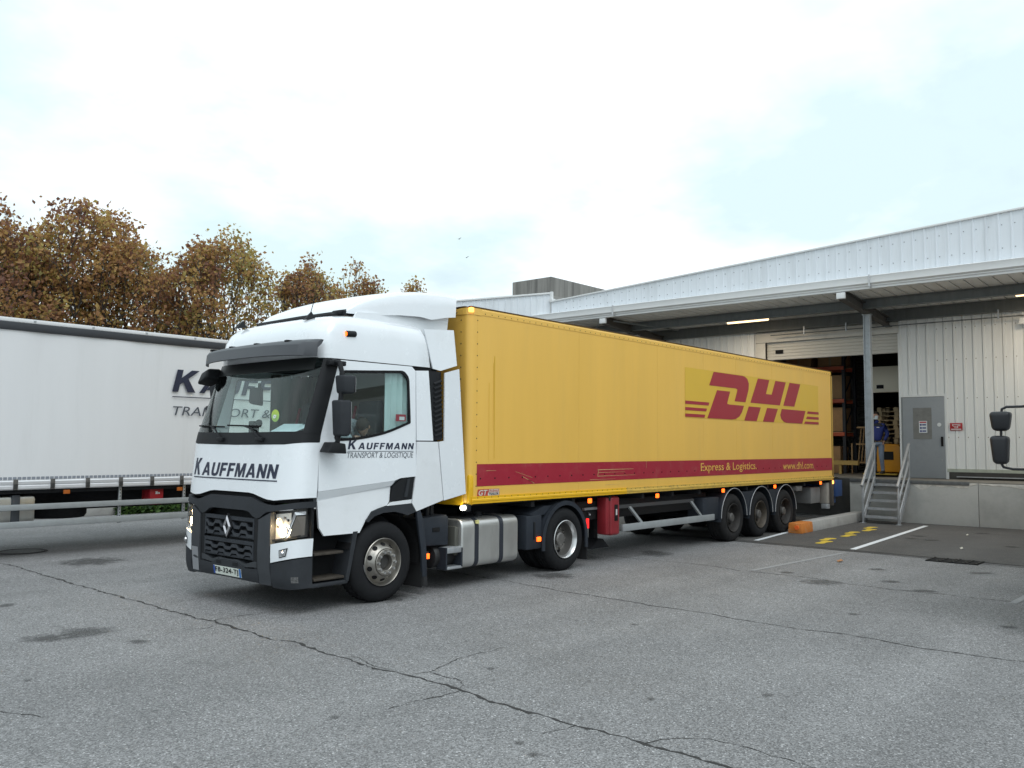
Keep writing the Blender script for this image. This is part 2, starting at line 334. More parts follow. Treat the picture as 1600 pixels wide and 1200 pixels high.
crackm = M('crack_dark', (.030, .029, .028), .95)
CR = [
[(-2.02, 7.98), (-1.97, 7.25), (-1.96, 6.59), (-1.96, 5.94), (-2.02, 5.07), (-2.04, 4.04), (-2.06, 3.11), (-2.07, 2.54), (-2.09, 1.98), (-2.11, 1.46), (-2.08, 1.08), (-2.11, .76), (-2.06, .47), (-2.09, .29), (-2.11, -.05), (-2.14, -.48), (-2.13, -.81), (-2.04, -1.02), (-2.08, -1.28), (-2.12, -1.59), (-2.15, -1.88), (-2.16, -2.13), (-2.19, -2.43), (-2.13, -2.66), (-2.11, -2.84), (-2.12, -3.06), (-2.16, -3.44), (-2.2, -3.73), (-2.22, -4.08), (-2.21, -4.27), (-2.2, -4.5), (-2.24, -4.7), (-2.22, -4.86), (-2.23, -5.05), (-2.23, -5.29), (-2.22, -5.48), (-2.23, -5.67), (-2.26, -5.87), (-2.3, -6.1), (-2.28, -7.2), (-2.35, -9)],
[(-2.06, .47), (-1.92, .58), (-1.7, .54), (-1.39, .49), (-1.21, .5)],
[(-2.11, -2.84), (-1.94, -2.87), (-1.65, -2.77), (-1.33, -2.71), (-.99, -2.72), (-.69, -2.75)],
[(-1.94, -2.87), (-1.94, -3.1), (-1.93, -3.26), (-2.02, -3.38), (-2.15, -3.45)],
[(-2.18, -3.46), (-2.39, -3.45), (-2.61, -3.43), (-2.83, -3.41), (-2.95, -3.4)],
[(-2.15, -1.88), (-2.02, -1.96), (-2.12, -2.35), (-2.11, -2.64)],
[(-2.23, -5.29), (-2.09, -5.32), (-1.94, -5.44), (-1.86, -5.57), (-1.84, -5.7), (-1.84, -5.84), (-1.88, -6.01), (-1.89, -6.19), (-1.93, -6.35)],
[(-2.24, -4.7), (-2.39, -4.67), (-2.54, -4.65)],
[(2.45, 2.6), (2.38, .15), (2.33, -.14), (2.3, -.53), (2.24, -.98), (2.25, -1.36), (2.2, -1.92), (2.21, -2.27), (2.14, -2.68), (2.17, -3.17), (2.14, -3.57), (2.07, -4.04), (2.08, -4.38), (2.09, -4.74), (2.12, -5.07), (2.09, -5.41), (2.04, -5.74), (2.04, -6.04), (2.07, -6.26), (2.05, -6.49), (2.07, -6.73), (2.05, -7.6), (2.0, -9.5)],
[(5.9, .99), (5.89, .34), (5.88, -.4), (5.95, -1.05), (5.97, -1.52), (5.78, -1.96), (5.82, -2.65), (5.82, -3.26), (5.63, -3.81), (5.58, -4.5), (5.62, -5.08), (5.6, -5.52), (5.64, -6.07), (5.64, -7)],
[(-2.09, .29), (-2.3, .22), (-2.6, .3), (-2.8, .22)], [(-4.9, -1.3), (-4.75, -1.55), (-4.7, -1.7)]]
for i, pl in enumerate(CR):
    pts = []
    for a, c in zip(pl, pl[1:]):
        n = max(1, int(math.hypot(c[0]-a[0], c[1]-a[1])/.05))
        for k in range(n): pts.append((lerp(a[0], c[0], k/n), lerp(a[1], c[1], k/n)))
    pts.append(pl[-1]); row = []; w0 = .013 if i in (0,) else (.009 if i == 8 else (.008 if i == 9 else .006)); off = 0
    vs = []
    for k, (x, y) in enumerate(pts):
        q = pts[min(k+1, len(pts)-1)]; p = pts[max(k-1, 0)]; d = Vector((q[0]-p[0], q[1]-p[1])); d = d.normalized() if d.length else Vector((0, 1)); nn = Vector((-d.y, d.x))
        off = off*.75+rs.uniform(-.018, .018); w = w0*rs.choice((.3, .5, .8, 1.0, 1.3, 1.9))*rs.uniform(.8, 1.2)*(1 if i in (0, 8, 9) else 1-.7*k/len(pts))
        vs += [(x+nn.x*(off+w), y+nn.y*(off+w), .0025), (x+nn.x*(off-w), y+nn.y*(off-w), .0025)]
    B().add(vs, [(2*k, 2*k+1, 2*k+3, 2*k+2) for k in range(len(pts)-1)]).obj('crack', crackm, ground, smooth=0)
white_line = M('line_paint', (.72, .75, .77), .6, var=.1, vs=14, dirt=(.2, .2, .2, .5), ds=20)
faded = soft('line_paint_worn', (.46, .47, .48), .8, sc=9, mx=.7)
def line(p, q, w, name, mat, label, z):
    d = Vector((q[0]-p[0], q[1]-p[1])).normalized(); n = Vector((-d.y, d.x))*w/2
    o = B().add([(p[0]+n.x, p[1]+n.y, z), (p[0]-n.x, p[1]-n.y, z), (q[0]-n.x, q[1]-n.y, z), (q[0]+n.x, q[1]+n.y, z)], [(0, 1, 2, 3)]).obj(name, mat, smooth=0)
    return tag(o, kind='structure')
worn = M('old_line_paint', (.29, .295, .30), .8, var=.25, vs=25, dirt=(.17, .17, .17, .9), ds=18)
line((9.99, -2.34), (16.55, -1.88), .12, 'road_marking_line', white_line, '', .0085)
line((10.14, -.25), (12.94, .07), .11, 'road_marking_line', white_line, '', .0085)
line((5.93, -2.17), (9.36, -2.41), .09, 'road_marking_line', worn, '', .0045)
line((5.5, -5.97), (8.4, -6.05), .09, 'road_marking_line', worn, '', .0045)
ylw = M('footprint_yellow', (.62, .45, .05), .6, var=.15, vs=20)
FP = [(11.5, -1.27), (10.85, -1.44), (13.35, -1.14), (12.62, -1.31), (14.95, -1.02), (14.29, -1.21)]
for i, (x, y) in enumerate(FP):
    sole = [(.34, .0), (.30, .09), (.2, .12), (.05, .09), (-.06, .075), (-.2, .09), (-.32, .075), (-.36, 0), (-.32, -.075), (-.2, -.09), (-.06, -.06), (.05, -.07), (.2, -.11), (.3, -.085)]
    o = B().add([(x+a*.95, y+c*1.05, .0085) for a, c in sole], [tuple(range(len(sole)))]).obj('painted_footprint', ylw, smooth=0)
    where = ['by the drain', 'by the drain', 'middle of the apron', 'middle of the apron', 'below the stairs', 'below the stairs'][i]
    tag(o, 'yellow painted %s shoe print, %s' % ('far' if i % 2 == 0 else 'near', where), 'footprint', 'yellow footprints painted towards the stairs')
# drain channel, grate and manhole
drainm = M('drain_iron', (.035, .034, .033), .7, .4, var=.3, vs=20)
dr = empty('drain_channel', (0, 0, 0)); tag(dr, 'dark narrow drain joint running across the yard with an iron grate', 'drain')
def strip(pts, w, z, name, mat, par):
    vs = []
    for x, y in pts: vs += [(x-w/2+rs.uniform(-.008, .008), y, z), (x+w/2+rs.uniform(-.008, .008), y, z)]
    return B().add(vs, [(2*k, 2*k+1, 2*k+3, 2*k+2) for k in range(len(pts)-1)]).obj(name, mat, par, smooth=0)
dl = [(lerp(9.95, 9.75, (3-t)/6)-(0 if t > -3 else (-3-t)*.06), t) for t in [6-.12*i for i in range(150)]]
strip([(x-.1, y) for x, y in dl], .045, .0075, 'joint', crackm, dr); strip([(x+.1, y) for x, y in dl], .04, .0075, 'joint', crackm, dr)
gx, gy = 9.5, -4.3
B().box(gx-.28, gx+.28, gy-.42, gy+.42, .0, .012).obj('grate_bed', blackm, dr, smooth=0)
for k in range(4):
    y0 = gy-.42+k*.21
    for j in range(3): B().box(gx-.26+j*.18, gx-.12+j*.18, y0+.015, y0+.05, .013, .022).obj('grate_bar', drainm, dr, smooth=0)
    B().box(gx-.27, gx+.27, y0+.17, y0+.2, .013, .024).obj('grate_bar', drainm, dr, smooth=0)
mh = empty('manhole_cover', (-1.16, 8.6, 0)); tag(mh, 'round iron manhole cover in the asphalt in front of the white curtain trailer', 'manhole')
B().lathe([(.36, .004), (.36, .012), (.41, .012), (.43, .004)], n=32, ax='z').obj('frame', drainm, mh)
B().lathe([(.001, .009), (.34, .009), (.34, .003)], n=32, ax='z').obj('lid', asphalt('manhole_iron', (.13, .13, .128), .2), mh)
leafm = M('fallen_leaf', (.36, .17, .07), .7)
for (x, y, s, lab) in [(8.0, -2.82, .09, 'curled brown fallen leaf on the asphalt below the faded line'), (11.6, -3.9, .06, 'small pale scrap on the dark apron near the grate'), (14.6, -3.3, .05, 'tiny pale scrap on the apron nearest the dock wall')]:
    b = B().add([(x-s, y, .012), (x-s*.3, y-s*.6, .03), (x+s*.6, y-s*.5, .014), (x+s, y+.1*s, .045), (x+s*.3, y+s*.6, .02), (x-s*.4, y+s*.5, .04), (x, y, .02)], [(0, 1, 6), (1, 2, 6), (2, 3, 6), (3, 4, 6), (4, 5, 6), (5, 0, 6)])
    tag(b.obj('fallen_leaf', leafm if s > .08 else M('paper_scrap', (.6, .58, .5), .7), smooth=0), lab, 'leaf' if s > .08 else 'scrap')
# ------------------------------------------------------------------ warehouse
conc = M('dock_concrete', (.43, .425, .40), .85, var=.22, vs=1.6, bump=.25, bs=25, dirt=(.24, .23, .20, .65), ds=1.6)
conc2 = M('raw_concrete', (.21, .205, .19), .9, var=.4, vs=1.6, bump=.3, bs=15, dirt=(.03, .03, .03, 1.0), ds=1.3, stretch=(2.6, 2.6, .14))
conc_l = M('kerb_concrete', (.36, .355, .34), .85, var=.15, vs=3, bump=.3, bs=30, dirt=(.2, .19, .17, .5), ds=4)
clad = M('cladding_cream', (.80, .81, .80), .5, var=.04, vs=1.5, dirt=(.50, .48, .44, .35), ds=1.0, stretch=(1.5, 1.5, .25))
fasc = M('fascia_white', (.72, .76, .80), .4, var=.03, vs=1, dirt=(.44, .46, .47, .5), ds=1.1, stretch=(2.2, 2.2, .2))
gutm = M('gutter_white', (.70, .71, .71), .45, var=.04, vs=2)
steelm = M('steel_grey_green', (.135, .148, .148), .6, .1, var=.2, vs=4, dirt=(.2, .2, .19, .5), ds=3, stretch=(1, 1.6, .3))
soffm = M('soffit_deck', (.74, .73, .70), .6, var=.1, vs=1.5)
lint = M('lintel_panel', (.62, .60, .55), .6, var=.06, vs=1.3, dirt=(.22, .2, .17, .5), ds=1.6)
shutm = M('shutter_slats', (.60, .58, .53), .55, var=.05, vs=2)
doorm = M('door_grey', (.29, .31, .33), .5, var=.08, vs=2, dirt=(.12, .12, .12, .35), ds=2)
colm = M('column_paint', (.46, .49, .51), .5, .1, var=.12, vs=6, dirt=(.12, .10, .09, .5), ds=7)
XW, XD, ZD = 19.25, 17.25, 1.13
wh = empty('warehouse_building', (XW, 2, 0)); tag(wh, 'low cream and white clad loading warehouse with deep canopy over its dock', 'warehouse')
def rel(o, par):
    o.location = -Vector(par.location); return o
def W_(b, name, mat, bevel=0, smooth=35, par=None):
    o = b.obj(name, mat, par or wh, bevel=bevel, smooth=smooth)
    if par is None: o.location = -Vector(wh.location)
    return o
def sheet(y0, y1, z0, z1, x, pitch, rib, d, ztop=None, zbot=None, gd=.0):
    """profiled metal sheet standing in the y-z plane, ribs running upright; front faces -x"""
    prof = []; y = y0
    while y < y1-1e-4:
        e = min(y+pitch, y1)
        prof += [(y, 0), (y+.008, gd), (y+.016, 0), (y+pitch-rib*1.6, 0), (y+pitch-rib*1.3, -d), (y+pitch-rib*.3, -d)]; y = e
    prof = [(min(a, y1), c) for a, c in prof]+[(y1, 0)]
    b = B(); f0 = zbot or (lambda t: z0); f1 = ztop or (lambda t: z1)
    b.grid([[(x+c, a, f0(a)) for a, c in prof], [(x+c, a, f1(a)) for a, c in prof]])
    b.grid([[(x+.05, a, f1(a)) for a, c in prof], [(x+c, a, f1(a)) for a, c in prof]])
    return b
# cream cladding: sheets of five ribs
def clad_wall(y0, y1, z0, z1, x, pitch=.25, n=4):
    y = y1
    while y > y0+.01:
        a = max(y0, y-pitch*n); W_(sheet(a, y, z0, z1, x, pitch, .045, .028, gd=.022), 'cladding_sheet', clad, smooth=0); y = a
YO0, YO1 = -.50, 3.64
clad_wall(-9.5, -1.72, 1.42, 5.72, XW)
clad_wall(-1.72, YO0, 3.52, 5.72, XW)
clad_wall(YO1+.32, 12, 1.2, 5.72, XW)
# wall mass behind the sheets (with the loading opening left free)
wb = B()
wb.box(XW+.03, XW+.25, -30, -1.72, ZD, 6.3); wb.box(XW+.03, XW+.25, -1.72, YO0, 3.5, 6.3); wb.box(XW+.03, XW+.25, YO1, 30, ZD, 6.3); wb.box(XW+.03, XW+.25, YO0, YO1, 5.37, 6.3)
W_(wb, 'wall', M('wall_inner', (.3, .29, .27), .8))
W_(B().box(XW-.03, XW+.03, YO0, YO1+.32, 5.37, 5.70), 'lintel', lint, .006)
W_(B().box(XW-.045, XW+.02, -9.5, 12, 5.72, 5.80), 'wall_flashing', lint)
W_(B().box(XW-.02, XW+.12, YO1, YO1+.32, ZD, 5.36), 'door_jamb', lint, .006)
W_(B().box(XW-.03, XW+.12, YO0-.03, YO0+.02, ZD, 5.36), 'door_jamb', clad, .004)
W_(B().box(XW-.04, XW+.04, -9.5, -1.74, 1.33, 1.42), 'base_rail', M('rail_pale_green', (.42, .45, .38), .6, var=.2, vs=5))
W_(B().box(XW-.02, XW+.04, -1.76, -.48, 3.47, 3.54), 'door_header', clad)
W_(B().box(XW-.015, XW+.04, -1.78, -1.70, ZD, 3.47), 'door_jamb', clad)
W_(B().box(XW-.015, XW+.04, -.58, -.50, ZD, 3.47), 'door_jamb', M('jamb_grey', (.25, .26, .26), .6))
# plinth below the cladding
W_(B().box(XW-.06, XW+.02, -9.5, -1.79, ZD, 1.33), 'plinth', M('plinth_dark', (.05, .048, .045), .8, var=.3, vs=4))
W_(B().box(XW-.14, XW-.062, -9.5, -2.0, 1.19, 1.215), 'plinth_rail', galv)
# personnel door
pd = W_(B().box(XW-.035, XW+.01, -1.70, -.58, ZD+.01, 3.46), 'personnel_door', doorm, .006)
W_(B().box(XW-.042, XW-.036, -1.36, -.86, 2.25, 3.15), 'tape_mark', M('door_tape', (.20, .20, .19), .6, var=.2, vs=6), par=pd); 
W_(B().box(XW-.075, XW-.036, -1.66, -1.60, 2.05, 2.32), 'door_handle', blackm, .01, par=pd)
W_(B().cyl((XW-.045, -1.56, 2.66), (XW-.036, -1.56, 2.66), .055, n=18), 'door_disc', M('disc_white', (.7, .72, .72), .5), par=pd)
W_(B().box(XW-.05, XW-.036, -1.63, -1.60, 1.62, 1.68), 'door_lock', galv, par=pd)
# roller shutter, half raised: separate slats
for k in range(6):
    z = 4.80+k*.1
    W_(B().prism([(XW+.14, z), (XW+.12, z+.02), (XW+.12, z+.085), (XW+.14, z+.1), (XW+.17, z+.1), (XW+.17, z)], 'y', YO0-.0, YO1), 'shutter_slat', shutm, smooth=0)
W_(B().box(XW+.09, XW+.118, YO1-.55, YO1-.3, 5.0, 5.12), 'shutter_window', blackm, .004)
# canopy: deck, fascia, gutter, beams
XF = 15.5
fz = lambda y: 6.82+(9.57-y)*.0548
def fsheets():
    y = -13.0
    while y < 9.5:
        e = min(y+1.1, 9.57); W_(sheet(y, e, 6.3, 0, XF, .275, .03, .02, ztop=fz), 'fascia_sheet', fasc, smooth=0)
        y = e
fsheets()
W_(B().hexa([(XF-.05, -13, fz(-13)), (XF+.12, -13, fz(-13)), (XF+.12, 9.6, fz(9.6)), (XF-.05, 9.6, fz(9.6)), (XF-.05, -13, fz(-13)+.05), (XF+.12, -13, fz(-13)+.05), (XF+.12, 9.6, fz(9.6)+.05), (XF-.05, 9.6, fz(9.6)+.05)]), 'fascia_capping', gutm, .008)
for zf_ in (.25, .75):
    sc_ = B()
    for i in range(80):
        y = -12.9+i*.275
        if y > 9.4: break
        z = lerp(6.45, fz(y), zf_); sc_.cyl((XF, y+.08, z), (XF-.012, y+.08, z), .014, .010, n=6)
    tag(W_(sc_, 'screw_row', M('screw_grey', (.25, .26, .27), .5, .4)), kind='stuff')
sc_ = B()
for z in (2.3, 3.4, 4.5, 5.4):
    for i in range(34):
        y = -1.6-i*.25+.06
        if y > -1.75 and z < 3.5: continue
        sc_.cyl((XW, y, z), (XW-.01, y, z), .016, .012, n=6)
tag(W_(sc_, 'screw_row', M('screw_rust', (.16, .12, .09), .7)), kind='stuff')
# gutter in lengths with joints
for i, (a, c) in enumerate([(-13, -8.4), (-8.39, -1.02), (-1.01, 6.9), (6.91, 11.5)]):
    W_(B().prism([(XF-.20, 6.42), (XF-.24, 6.40), (XF-.22, 6.35), (XF-.22, 6.22), (XF-.16, 6.18), (XF-.16, 6.155), (XF-.12, 6.15), (XF-.12, 6.09), (XF-.02, 6.08), (XF-.02, 6.42)], 'y', a, c), 'gutter_length', gutm, smooth=25)
    if i: W_(B().box(XF-.255, XF-.10, a-.02, a+.015, 6.12, 6.43), 'gutter_joint', M('joint_grey', (.5, .51, .52), .5))
def dz(x): return lerp(6.13, 6.03, (x-15.45)/(19.3-15.45))
for i in range(78):
    y = -13+i*.32
    if y > 11: break
    W_(B().hexa([(15.45, y, dz(15.45)), (19.3, y, dz(19.3)), (19.3, y+.285, dz(19.3)), (15.45, y+.285, dz(15.45)), (15.45, y, dz(15.45)+.05), (19.3, y, dz(19.3)+.05), (19.3, y+.285, dz(19.3)+.05), (15.45, y+.285, dz(15.45)+.05)]), 'deck_panel', soffm, smooth=0)
W_(B().hexa([(15.45, -13, dz(15.45)+.06), (30, -13, 6.62), (30, 12, 6.62), (15.45, 12, dz(15.45)+.06), (15.45, -13, dz(15.45)+.12), (30, -13, 6.7), (30, 12, 6.7), (15.45, 12, dz(15.45)+.12)]), 'canopy_roof', blackm)
def ibeam(x0, x1, y0, y1, zt, h, along):
    b = B()
    if along == 'y':
        xc = (x0+x1)/2; b.box(x0, x1, y0, y1, zt-.025, zt); b.box(xc-.012, xc+.012, y0, y1, zt-h+.025, zt-.025); b.box(x0, x1, y0, y1, zt-h, zt-h+.025)
    return b
W_(ibeam(16.92, 17.10, -13, 12, dz(17)-.005, .26, 'y'), 'purlin', steelm, smooth=0)
W_(ibeam(18.92, 19.10, -13, 12, dz(19)-.005, .33, 'y'), 'purlin', steelm, smooth=0)
def rafter(yc):
    h = .26
    def pt(x, y, z): return (x, y, z)
    b = B()
    for (ya, yb, za, zb) in [(yc-.09, yc+.09, -.02, 0), (yc-.012, yc+.012, -h+.02, -.02), (yc-.09, yc+.09, -h, -h+.02)]:
        b.hexa([(15.42, ya, 6.26+za), (19.25, ya, 5.93+za), (19.25, yb, 5.93+za), (15.42, yb, 6.26+za), (15.42, ya, 6.26+zb), (19.25, ya, 5.93+zb), (19.25, yb, 5.93+zb), (15.42, yb, 6.26+zb)])
    o = W_(b, 'rafter', M('rafter_brown', (.085, .078, .070), .7, var=.2, vs=4), smooth=0); o.location.z -= .12
    W_(B().box(15.33, 15.42, yc-.11, yc+.11, 5.90, 6.06), 'rafter_end_plate', gutm, .005)
rafter(-.25); rafter(7.35); rafter(-8.0)
for i, (a, c) in enumerate([((15.6, 7.6), (18.6, 10.5)), ((15.6, 7.1), (17.6, 5.9))]):
    W_(B().tube([(a[0], a[1], 5.98), (c[0], c[1], 5.80)], .025, 6), 'wind_brace', steelm)
for yc in (-.23, 7.4):
    co = W_(B().box(17.40-.08, 17.40+.08, yc-.09, yc-.07, ZD, 5.72).box(17.40-.08, 17.40+.08, yc+.07, yc+.09, ZD, 5.72).box(17.40-.02, 17.40+.02, yc-.07, yc+.07, ZD, 5.72), 'column', colm, smooth=0)
    W_(B().box(17.27, 17.53, yc-.14, yc+.14, ZD, ZD+.02).box(17.3, 17.5, yc-.11, yc+.11, 5.70, 5.74), 'column_plate', colm)
# conduit hangers under the canopy
W_(B().tube([(18.9, -6, 5.55), (18.9, 3.3, 5.55)], .018, 6), 'conduit', steelm)
for y in (.9, 2.2, -3.2): W_(B().box(18.88, 18.92, y-.02, y+.02, 5.5, 5.76), 'hanger', galv)
# left wing of the building (its face turned towards the yard)
wl = empty('warehouse_wing', (15.4, 9.62, 0)); tag(wl, 'white clad wing wall of the warehouse behind the yellow trailer roof', 'warehouse')
def wing():
    x0, y0, x1, y1 = 15.55, 9.66, 13.2, 14.6
    n = 12; L_ = math.hypot(x1-x0, y1-y0); ux, uy = (x1-x0)/L_, (y1-y0)/L_; nx, ny = -uy, ux
    if nx > 0: nx, ny = -nx, -ny
    for i in range(n):
        prof = []
        for k in range(2):
            t = (i*2+k)*L_/(n*2); p = L_/(n*2)
            prof += [(t, 0), (t+p-.05, 0), (t+p-.04, .02), (t+p-.01, .02)]
        prof.append(((i*2+2)*L_/(n*2), 0))
        rows = [[(x0+ux*t+nx*d, y0+uy*t+ny*d, z if z < 5 else lerp(7.12, 6.9, t/L_)) for t, d in prof] for z in (0, 9)]
        o = B().grid(rows).obj('cladding_sheet', fasc, wl, smooth=0); o.location = -Vector(wl.location)
    def cap(d0, d1, za, zb, name, mat):
        pts = [(x0+nx*d0, y0+ny*d0), (x0+nx*d1, y0+ny*d1), (x1+nx*d1, y1+ny*d1), (x1+nx*d0, y1+ny*d0)]
        zs = [7.12, 7.12, 6.9, 6.9]
        o = B().hexa([(p[0], p[1], z+za) for p, z in zip(pts, zs)]+[(p[0], p[1], z+zb) for p, z in zip(pts, zs)]).obj(name, mat, wl, bevel=.006); o.location = -Vector(wl.location)
    cap(-.1, .05, 0, .06, 'capping', gutm)
    o = B().hexa([(x0+.02, y0, 0), (x0+3, y0, 0), (x1+3, y1+1, 0), (x1+.02, y1, 0), (x0+.02, y0, 7.1), (x0+3, y0, 7.1), (x1+3, y1+1, 6.9), (x1+.02, y1, 6.88)]).obj('wall_mass', M('wall_inner'), wl); o.location = -Vector(wl.location)
    o = B().box(x0-.03, x0+.06, y0-.1, y0-.02, 0, 7.2).box(x0-.1, x0+.1, y0-.16, y0-.02, 6.86, 6.95).obj('downpipe', gutm, wl); o.location = -Vector(wl.location)
wing()
tw = tag(B().box(16.0, 19.9, 9.97, 11.75, 5.0, 7.84).obj('concrete_tower', conc2, bevel=.02), 'grey weathered concrete block standing up behind the warehouse roof', 'tower')
# dock
dock = empty('loading_dock', (XD, 0, 0)); tag(dock, 'stained concrete loading dock platform with worn broken edge', 'loading dock')
def D_(b, name, mat, bevel=0, smooth=35):
    o = b.obj(name, mat, dock, bevel=bevel, smooth=smooth); o.location = -Vector(dock.location); return o
floorm = M('dock_floor', (.22, .205, .18), .8, var=.2, vs=1.5, bump=.15, bs=20)
for (a, c) in [(-13, -6.8), (-6.79, -2.96), (-2.95, .29)]:
    D_(B().box(XD, XD+2.2, a, c, -.1, ZD-.03), 'wall_bay', conc, .01)
D_(B().box(XD+.9, XD+2.2, .29, 12, -.1, ZD-.03), 'wall_bay', M('pit_concrete', (.06, .058, .055), .9, var=.3, vs=2))
D_(B().box(XD+.02, XD+14, -13, .28, ZD-.028, ZD), 'floor_slab', floorm); D_(B().box(XD+.9, XD+14, .285, 12, ZD-.028, ZD), 'floor_slab', floorm)
edge = M('edge_angle_iron', (.14, .145, .145), .6, .4, var=.3, vs=8)
D_(B().box(XD-.03, XD+.02, -2.75, .28, ZD-.09, ZD+.006), 'edge_angle', edge, .006)
spall = M('broken_edge', (.62, .59, .54), .9, var=.25, vs=9, bump=.5, bs=30)
def spalled(y0, y1, dpt):
    vs = []; n = int((y1-y0)/.06)
    for i in range(n+1):
        y = y0+(y1-y0)*i/n; d = dpt*(.4+.6*abs(math.sin(y*3.1)+.6*math.sin(y*7.7+1)))*min(1, 4*i/n, 4*(n-i)/n+.05)
        vs += [(XD-.004, y, ZD-.034), (XD-.012, y, ZD-.045-d*.5), (XD-.004, y, ZD-.05-d)]
    D_(B().add(vs, [(3*i+k, 3*i+k+1, 3*i+4+k, 3*i+3+k) for i in range(n) for k in (0, 1)]), 'broken_edge', spall)
spalled(-2.94, -1.2, .15); spalled(-8, -2.97, .11)
D_(B().box(XD-.25, XD+.9, .95, 2.9, .72, ZD-.004), 'dock_plate', M('dock_plate_steel', (.07, .07, .07), .6, .3))
# ------------------------------------------------------------------ lamps under the canopy
def tubelamp(loc, length, label):
    t = empty('tube_lamp', loc); tag(t, label, 'lamp', 'tube lamps under the dock canopy')
    B().box(-.06, .06, -length/2-.04, length/2+.04, .02, .08).obj('housing', gutm, t, bevel=.01)
    B().cyl((0, -length/2, -.02), (0, length/2, -.02), .055, n=12).obj('tube', tube_on, t)
    l = bpy.data.lights.new('tube_light', 'AREA'); l.shape = 'RECTANGLE'; l.size = .12; l.size_y = length; l.energy = 48; l.color = (1, .84, .62)
    lo = bpy.data.objects.new('tube_light', l); COL.objects.link(lo); lo.parent = t; lo.location = (0, 0, -.09)
    return t
tubelamp((17.6, 3.46, 5.92), 1.34, 'lit warm tube lamp hanging under the canopy above the yellow trailer')
tubelamp((17.6, -4.55, 5.94), 1.34, 'lit warm tube lamp at the right edge of the canopy')
fl = empty('flood_lamp', (19.1, -3.75, 5.45)); tag(fl, 'small white flood lamp on the cladding at the right edge', 'lamp')
B().prism([(-.09, -.12), (.09, -.12), (.05, .06), (-.05, .06)], 'x', -.16, -.02).obj('head', M('disc_white'), fl, bevel=.01)
B().cyl((-.05, 0, .05), (-.05, 0, .2), .03).box(-.06, .12, -.02, .02, .17, .21).obj('bracket', M('disc_white'), fl)
# ------------------------------------------------------------------ signs
ps = empty('door_notice', (XW-.05, -1.13, 2.6)); tag(ps, 'white paper notice with red heading taped on the grey door', 'notice')
paper = M('paper_white', (.72, .74, .76), .6)
B().box(0, .006, -.11, .11, -.17, .17).obj('sheet', paper, ps)
B().box(-.004, 0, -.09, .09, .115, .15).obj('heading', M('notice_red', (.5, .03, .04), .5), ps)
bl = M('notice_blue', (.03, .05, .2), .5)
for k in range(3):
    z = .06-k*.09
    B().cyl((-.004, .06, z), (0, .06, z), .028, n=14).obj('pictogram', bl, ps); B().box(-.004, 0, -.08, .02, z-.018, z+.018).obj('text_block', bl, ps)
rsn = empty('fire_sign', (XW-.05, -2.0, 2.6)); tag(rsn, 'red fire sign with white hose pictogram beside the grey door', 'sign')
B().box(0, .012, -.16, .16, -.105, .105).obj('plate', M('sign_red', (.42, .015, .02), .4), rsn, bevel=.004)
wt = M('sign_white', (.75, .72, .72), .5)
B().box(-.004, 0, -.13, .13, -.085, -.06).obj('text_line', wt, rsn)
for (a, c, d, e) in [(-.10, .11, .055, .07), (-.07, .02, .005, .02), (.05, .11, .02, .035), (-.1, -.07, .02, .06), (.03, .05, -.03, .03), (-.05, .04, -.04, -.025)]:
    B().box(-.004, 0, -c, -a, d, e).obj('pictogram', wt, rsn)
# ------------------------------------------------------------------ stairs and barrier
st = empty('metal_stairs', (16.3, -.85, 0)); tag(st, 'galvanised steel steps with two handrails leading up to the dock', 'stairs')
def S_(b, name, mat=None, bevel=0): 
    o = b.obj(name, mat or galv, st, bevel=bevel); o.location = -Vector(st.location); return o
y0, y1 = -1.30, -.40
for i in range(5):
    z = .20+i*.205; x = 16.27+i*.185
    S_(B().box(x, x+.22, y0+.04, y1-.04, z-.03, z).box(x-.004, x+.018, y0+.04, y1-.04, z-.055, z-.002), 'tread')
    tb = B()
    for k in range(22): tb.box(x+.004, x+.03, y0+.06+k*.036, y0+.08+k*.036, z, z+.012)
    tag(S_(tb, 'tread_teeth'), kind='stuff')
for y in (y0, y1):
    S_(B().hexa([(16.22, y-.02, .0), (16.34, y-.02, .0), (16.34, y+.02, .0), (16.22, y+.02, .0), (17.2, y-.02, ZD-.02), (17.26, y-.02, ZD-.12), (17.26, y+.02, ZD-.12), (17.2, y+.02, ZD-.02)]), 'stringer')
    S_(B().box(16.24, 16.29, y-.025, y+.025, 0, 1.0), 'post', bevel=.005); S_(B().box(17.18, 17.23, y-.025, y+.025, ZD-.2, 2.06), 'post', bevel=.005)
    S_(B().tube([(16.18, y, .98), (16.24, y, 1.02), (17.2, y, 2.07), (17.27, y, 2.10)], .036, 8), 'handrail'); S_(B().tube([(16.27, y, .60), (17.2, y, 1.62)], .028, 8), 'mid_rail'); S_(B().tube([(16.27, y, .20), (17.2, y, 1.2)], .024, 8), 'low_rail')
    S_(B().box(16.19, 16.34, y-.06, y+.06, 0, .015), 'foot_plate')
cbk = empty('barrier_block', (15, -.1, 0)); tag(cbk, 'long low concrete wheel guide with battered orange painted end', 'barrier')
def guide(a, c, mat, name):
    d = lambda x: lerp(-.22, -.02, (x-12.2)/5)
    o = B().hexa([(a, d(a)-.17, 0), (c, d(c)-.17, 0), (c, d(c)+.17, 0), (a, d(a)+.17, 0), (a, d(a)-.15, .24), (c, d(c)-.15, .24), (c, d(c)+.15, .24), (a, d(a)+.15, .24)]).obj(name, mat, cbk, bevel=.02); o.location = -Vector(cbk.location); return o
orp = M('orange_paint', (.60, .20, .035), .6, var=.15, vs=9, dirt=(.3, .27, .2, .8), ds=9)
guide(12.25, 13.0, orp, 'painted_end'); guide(13.0, 17.2, conc_l, 'beam')
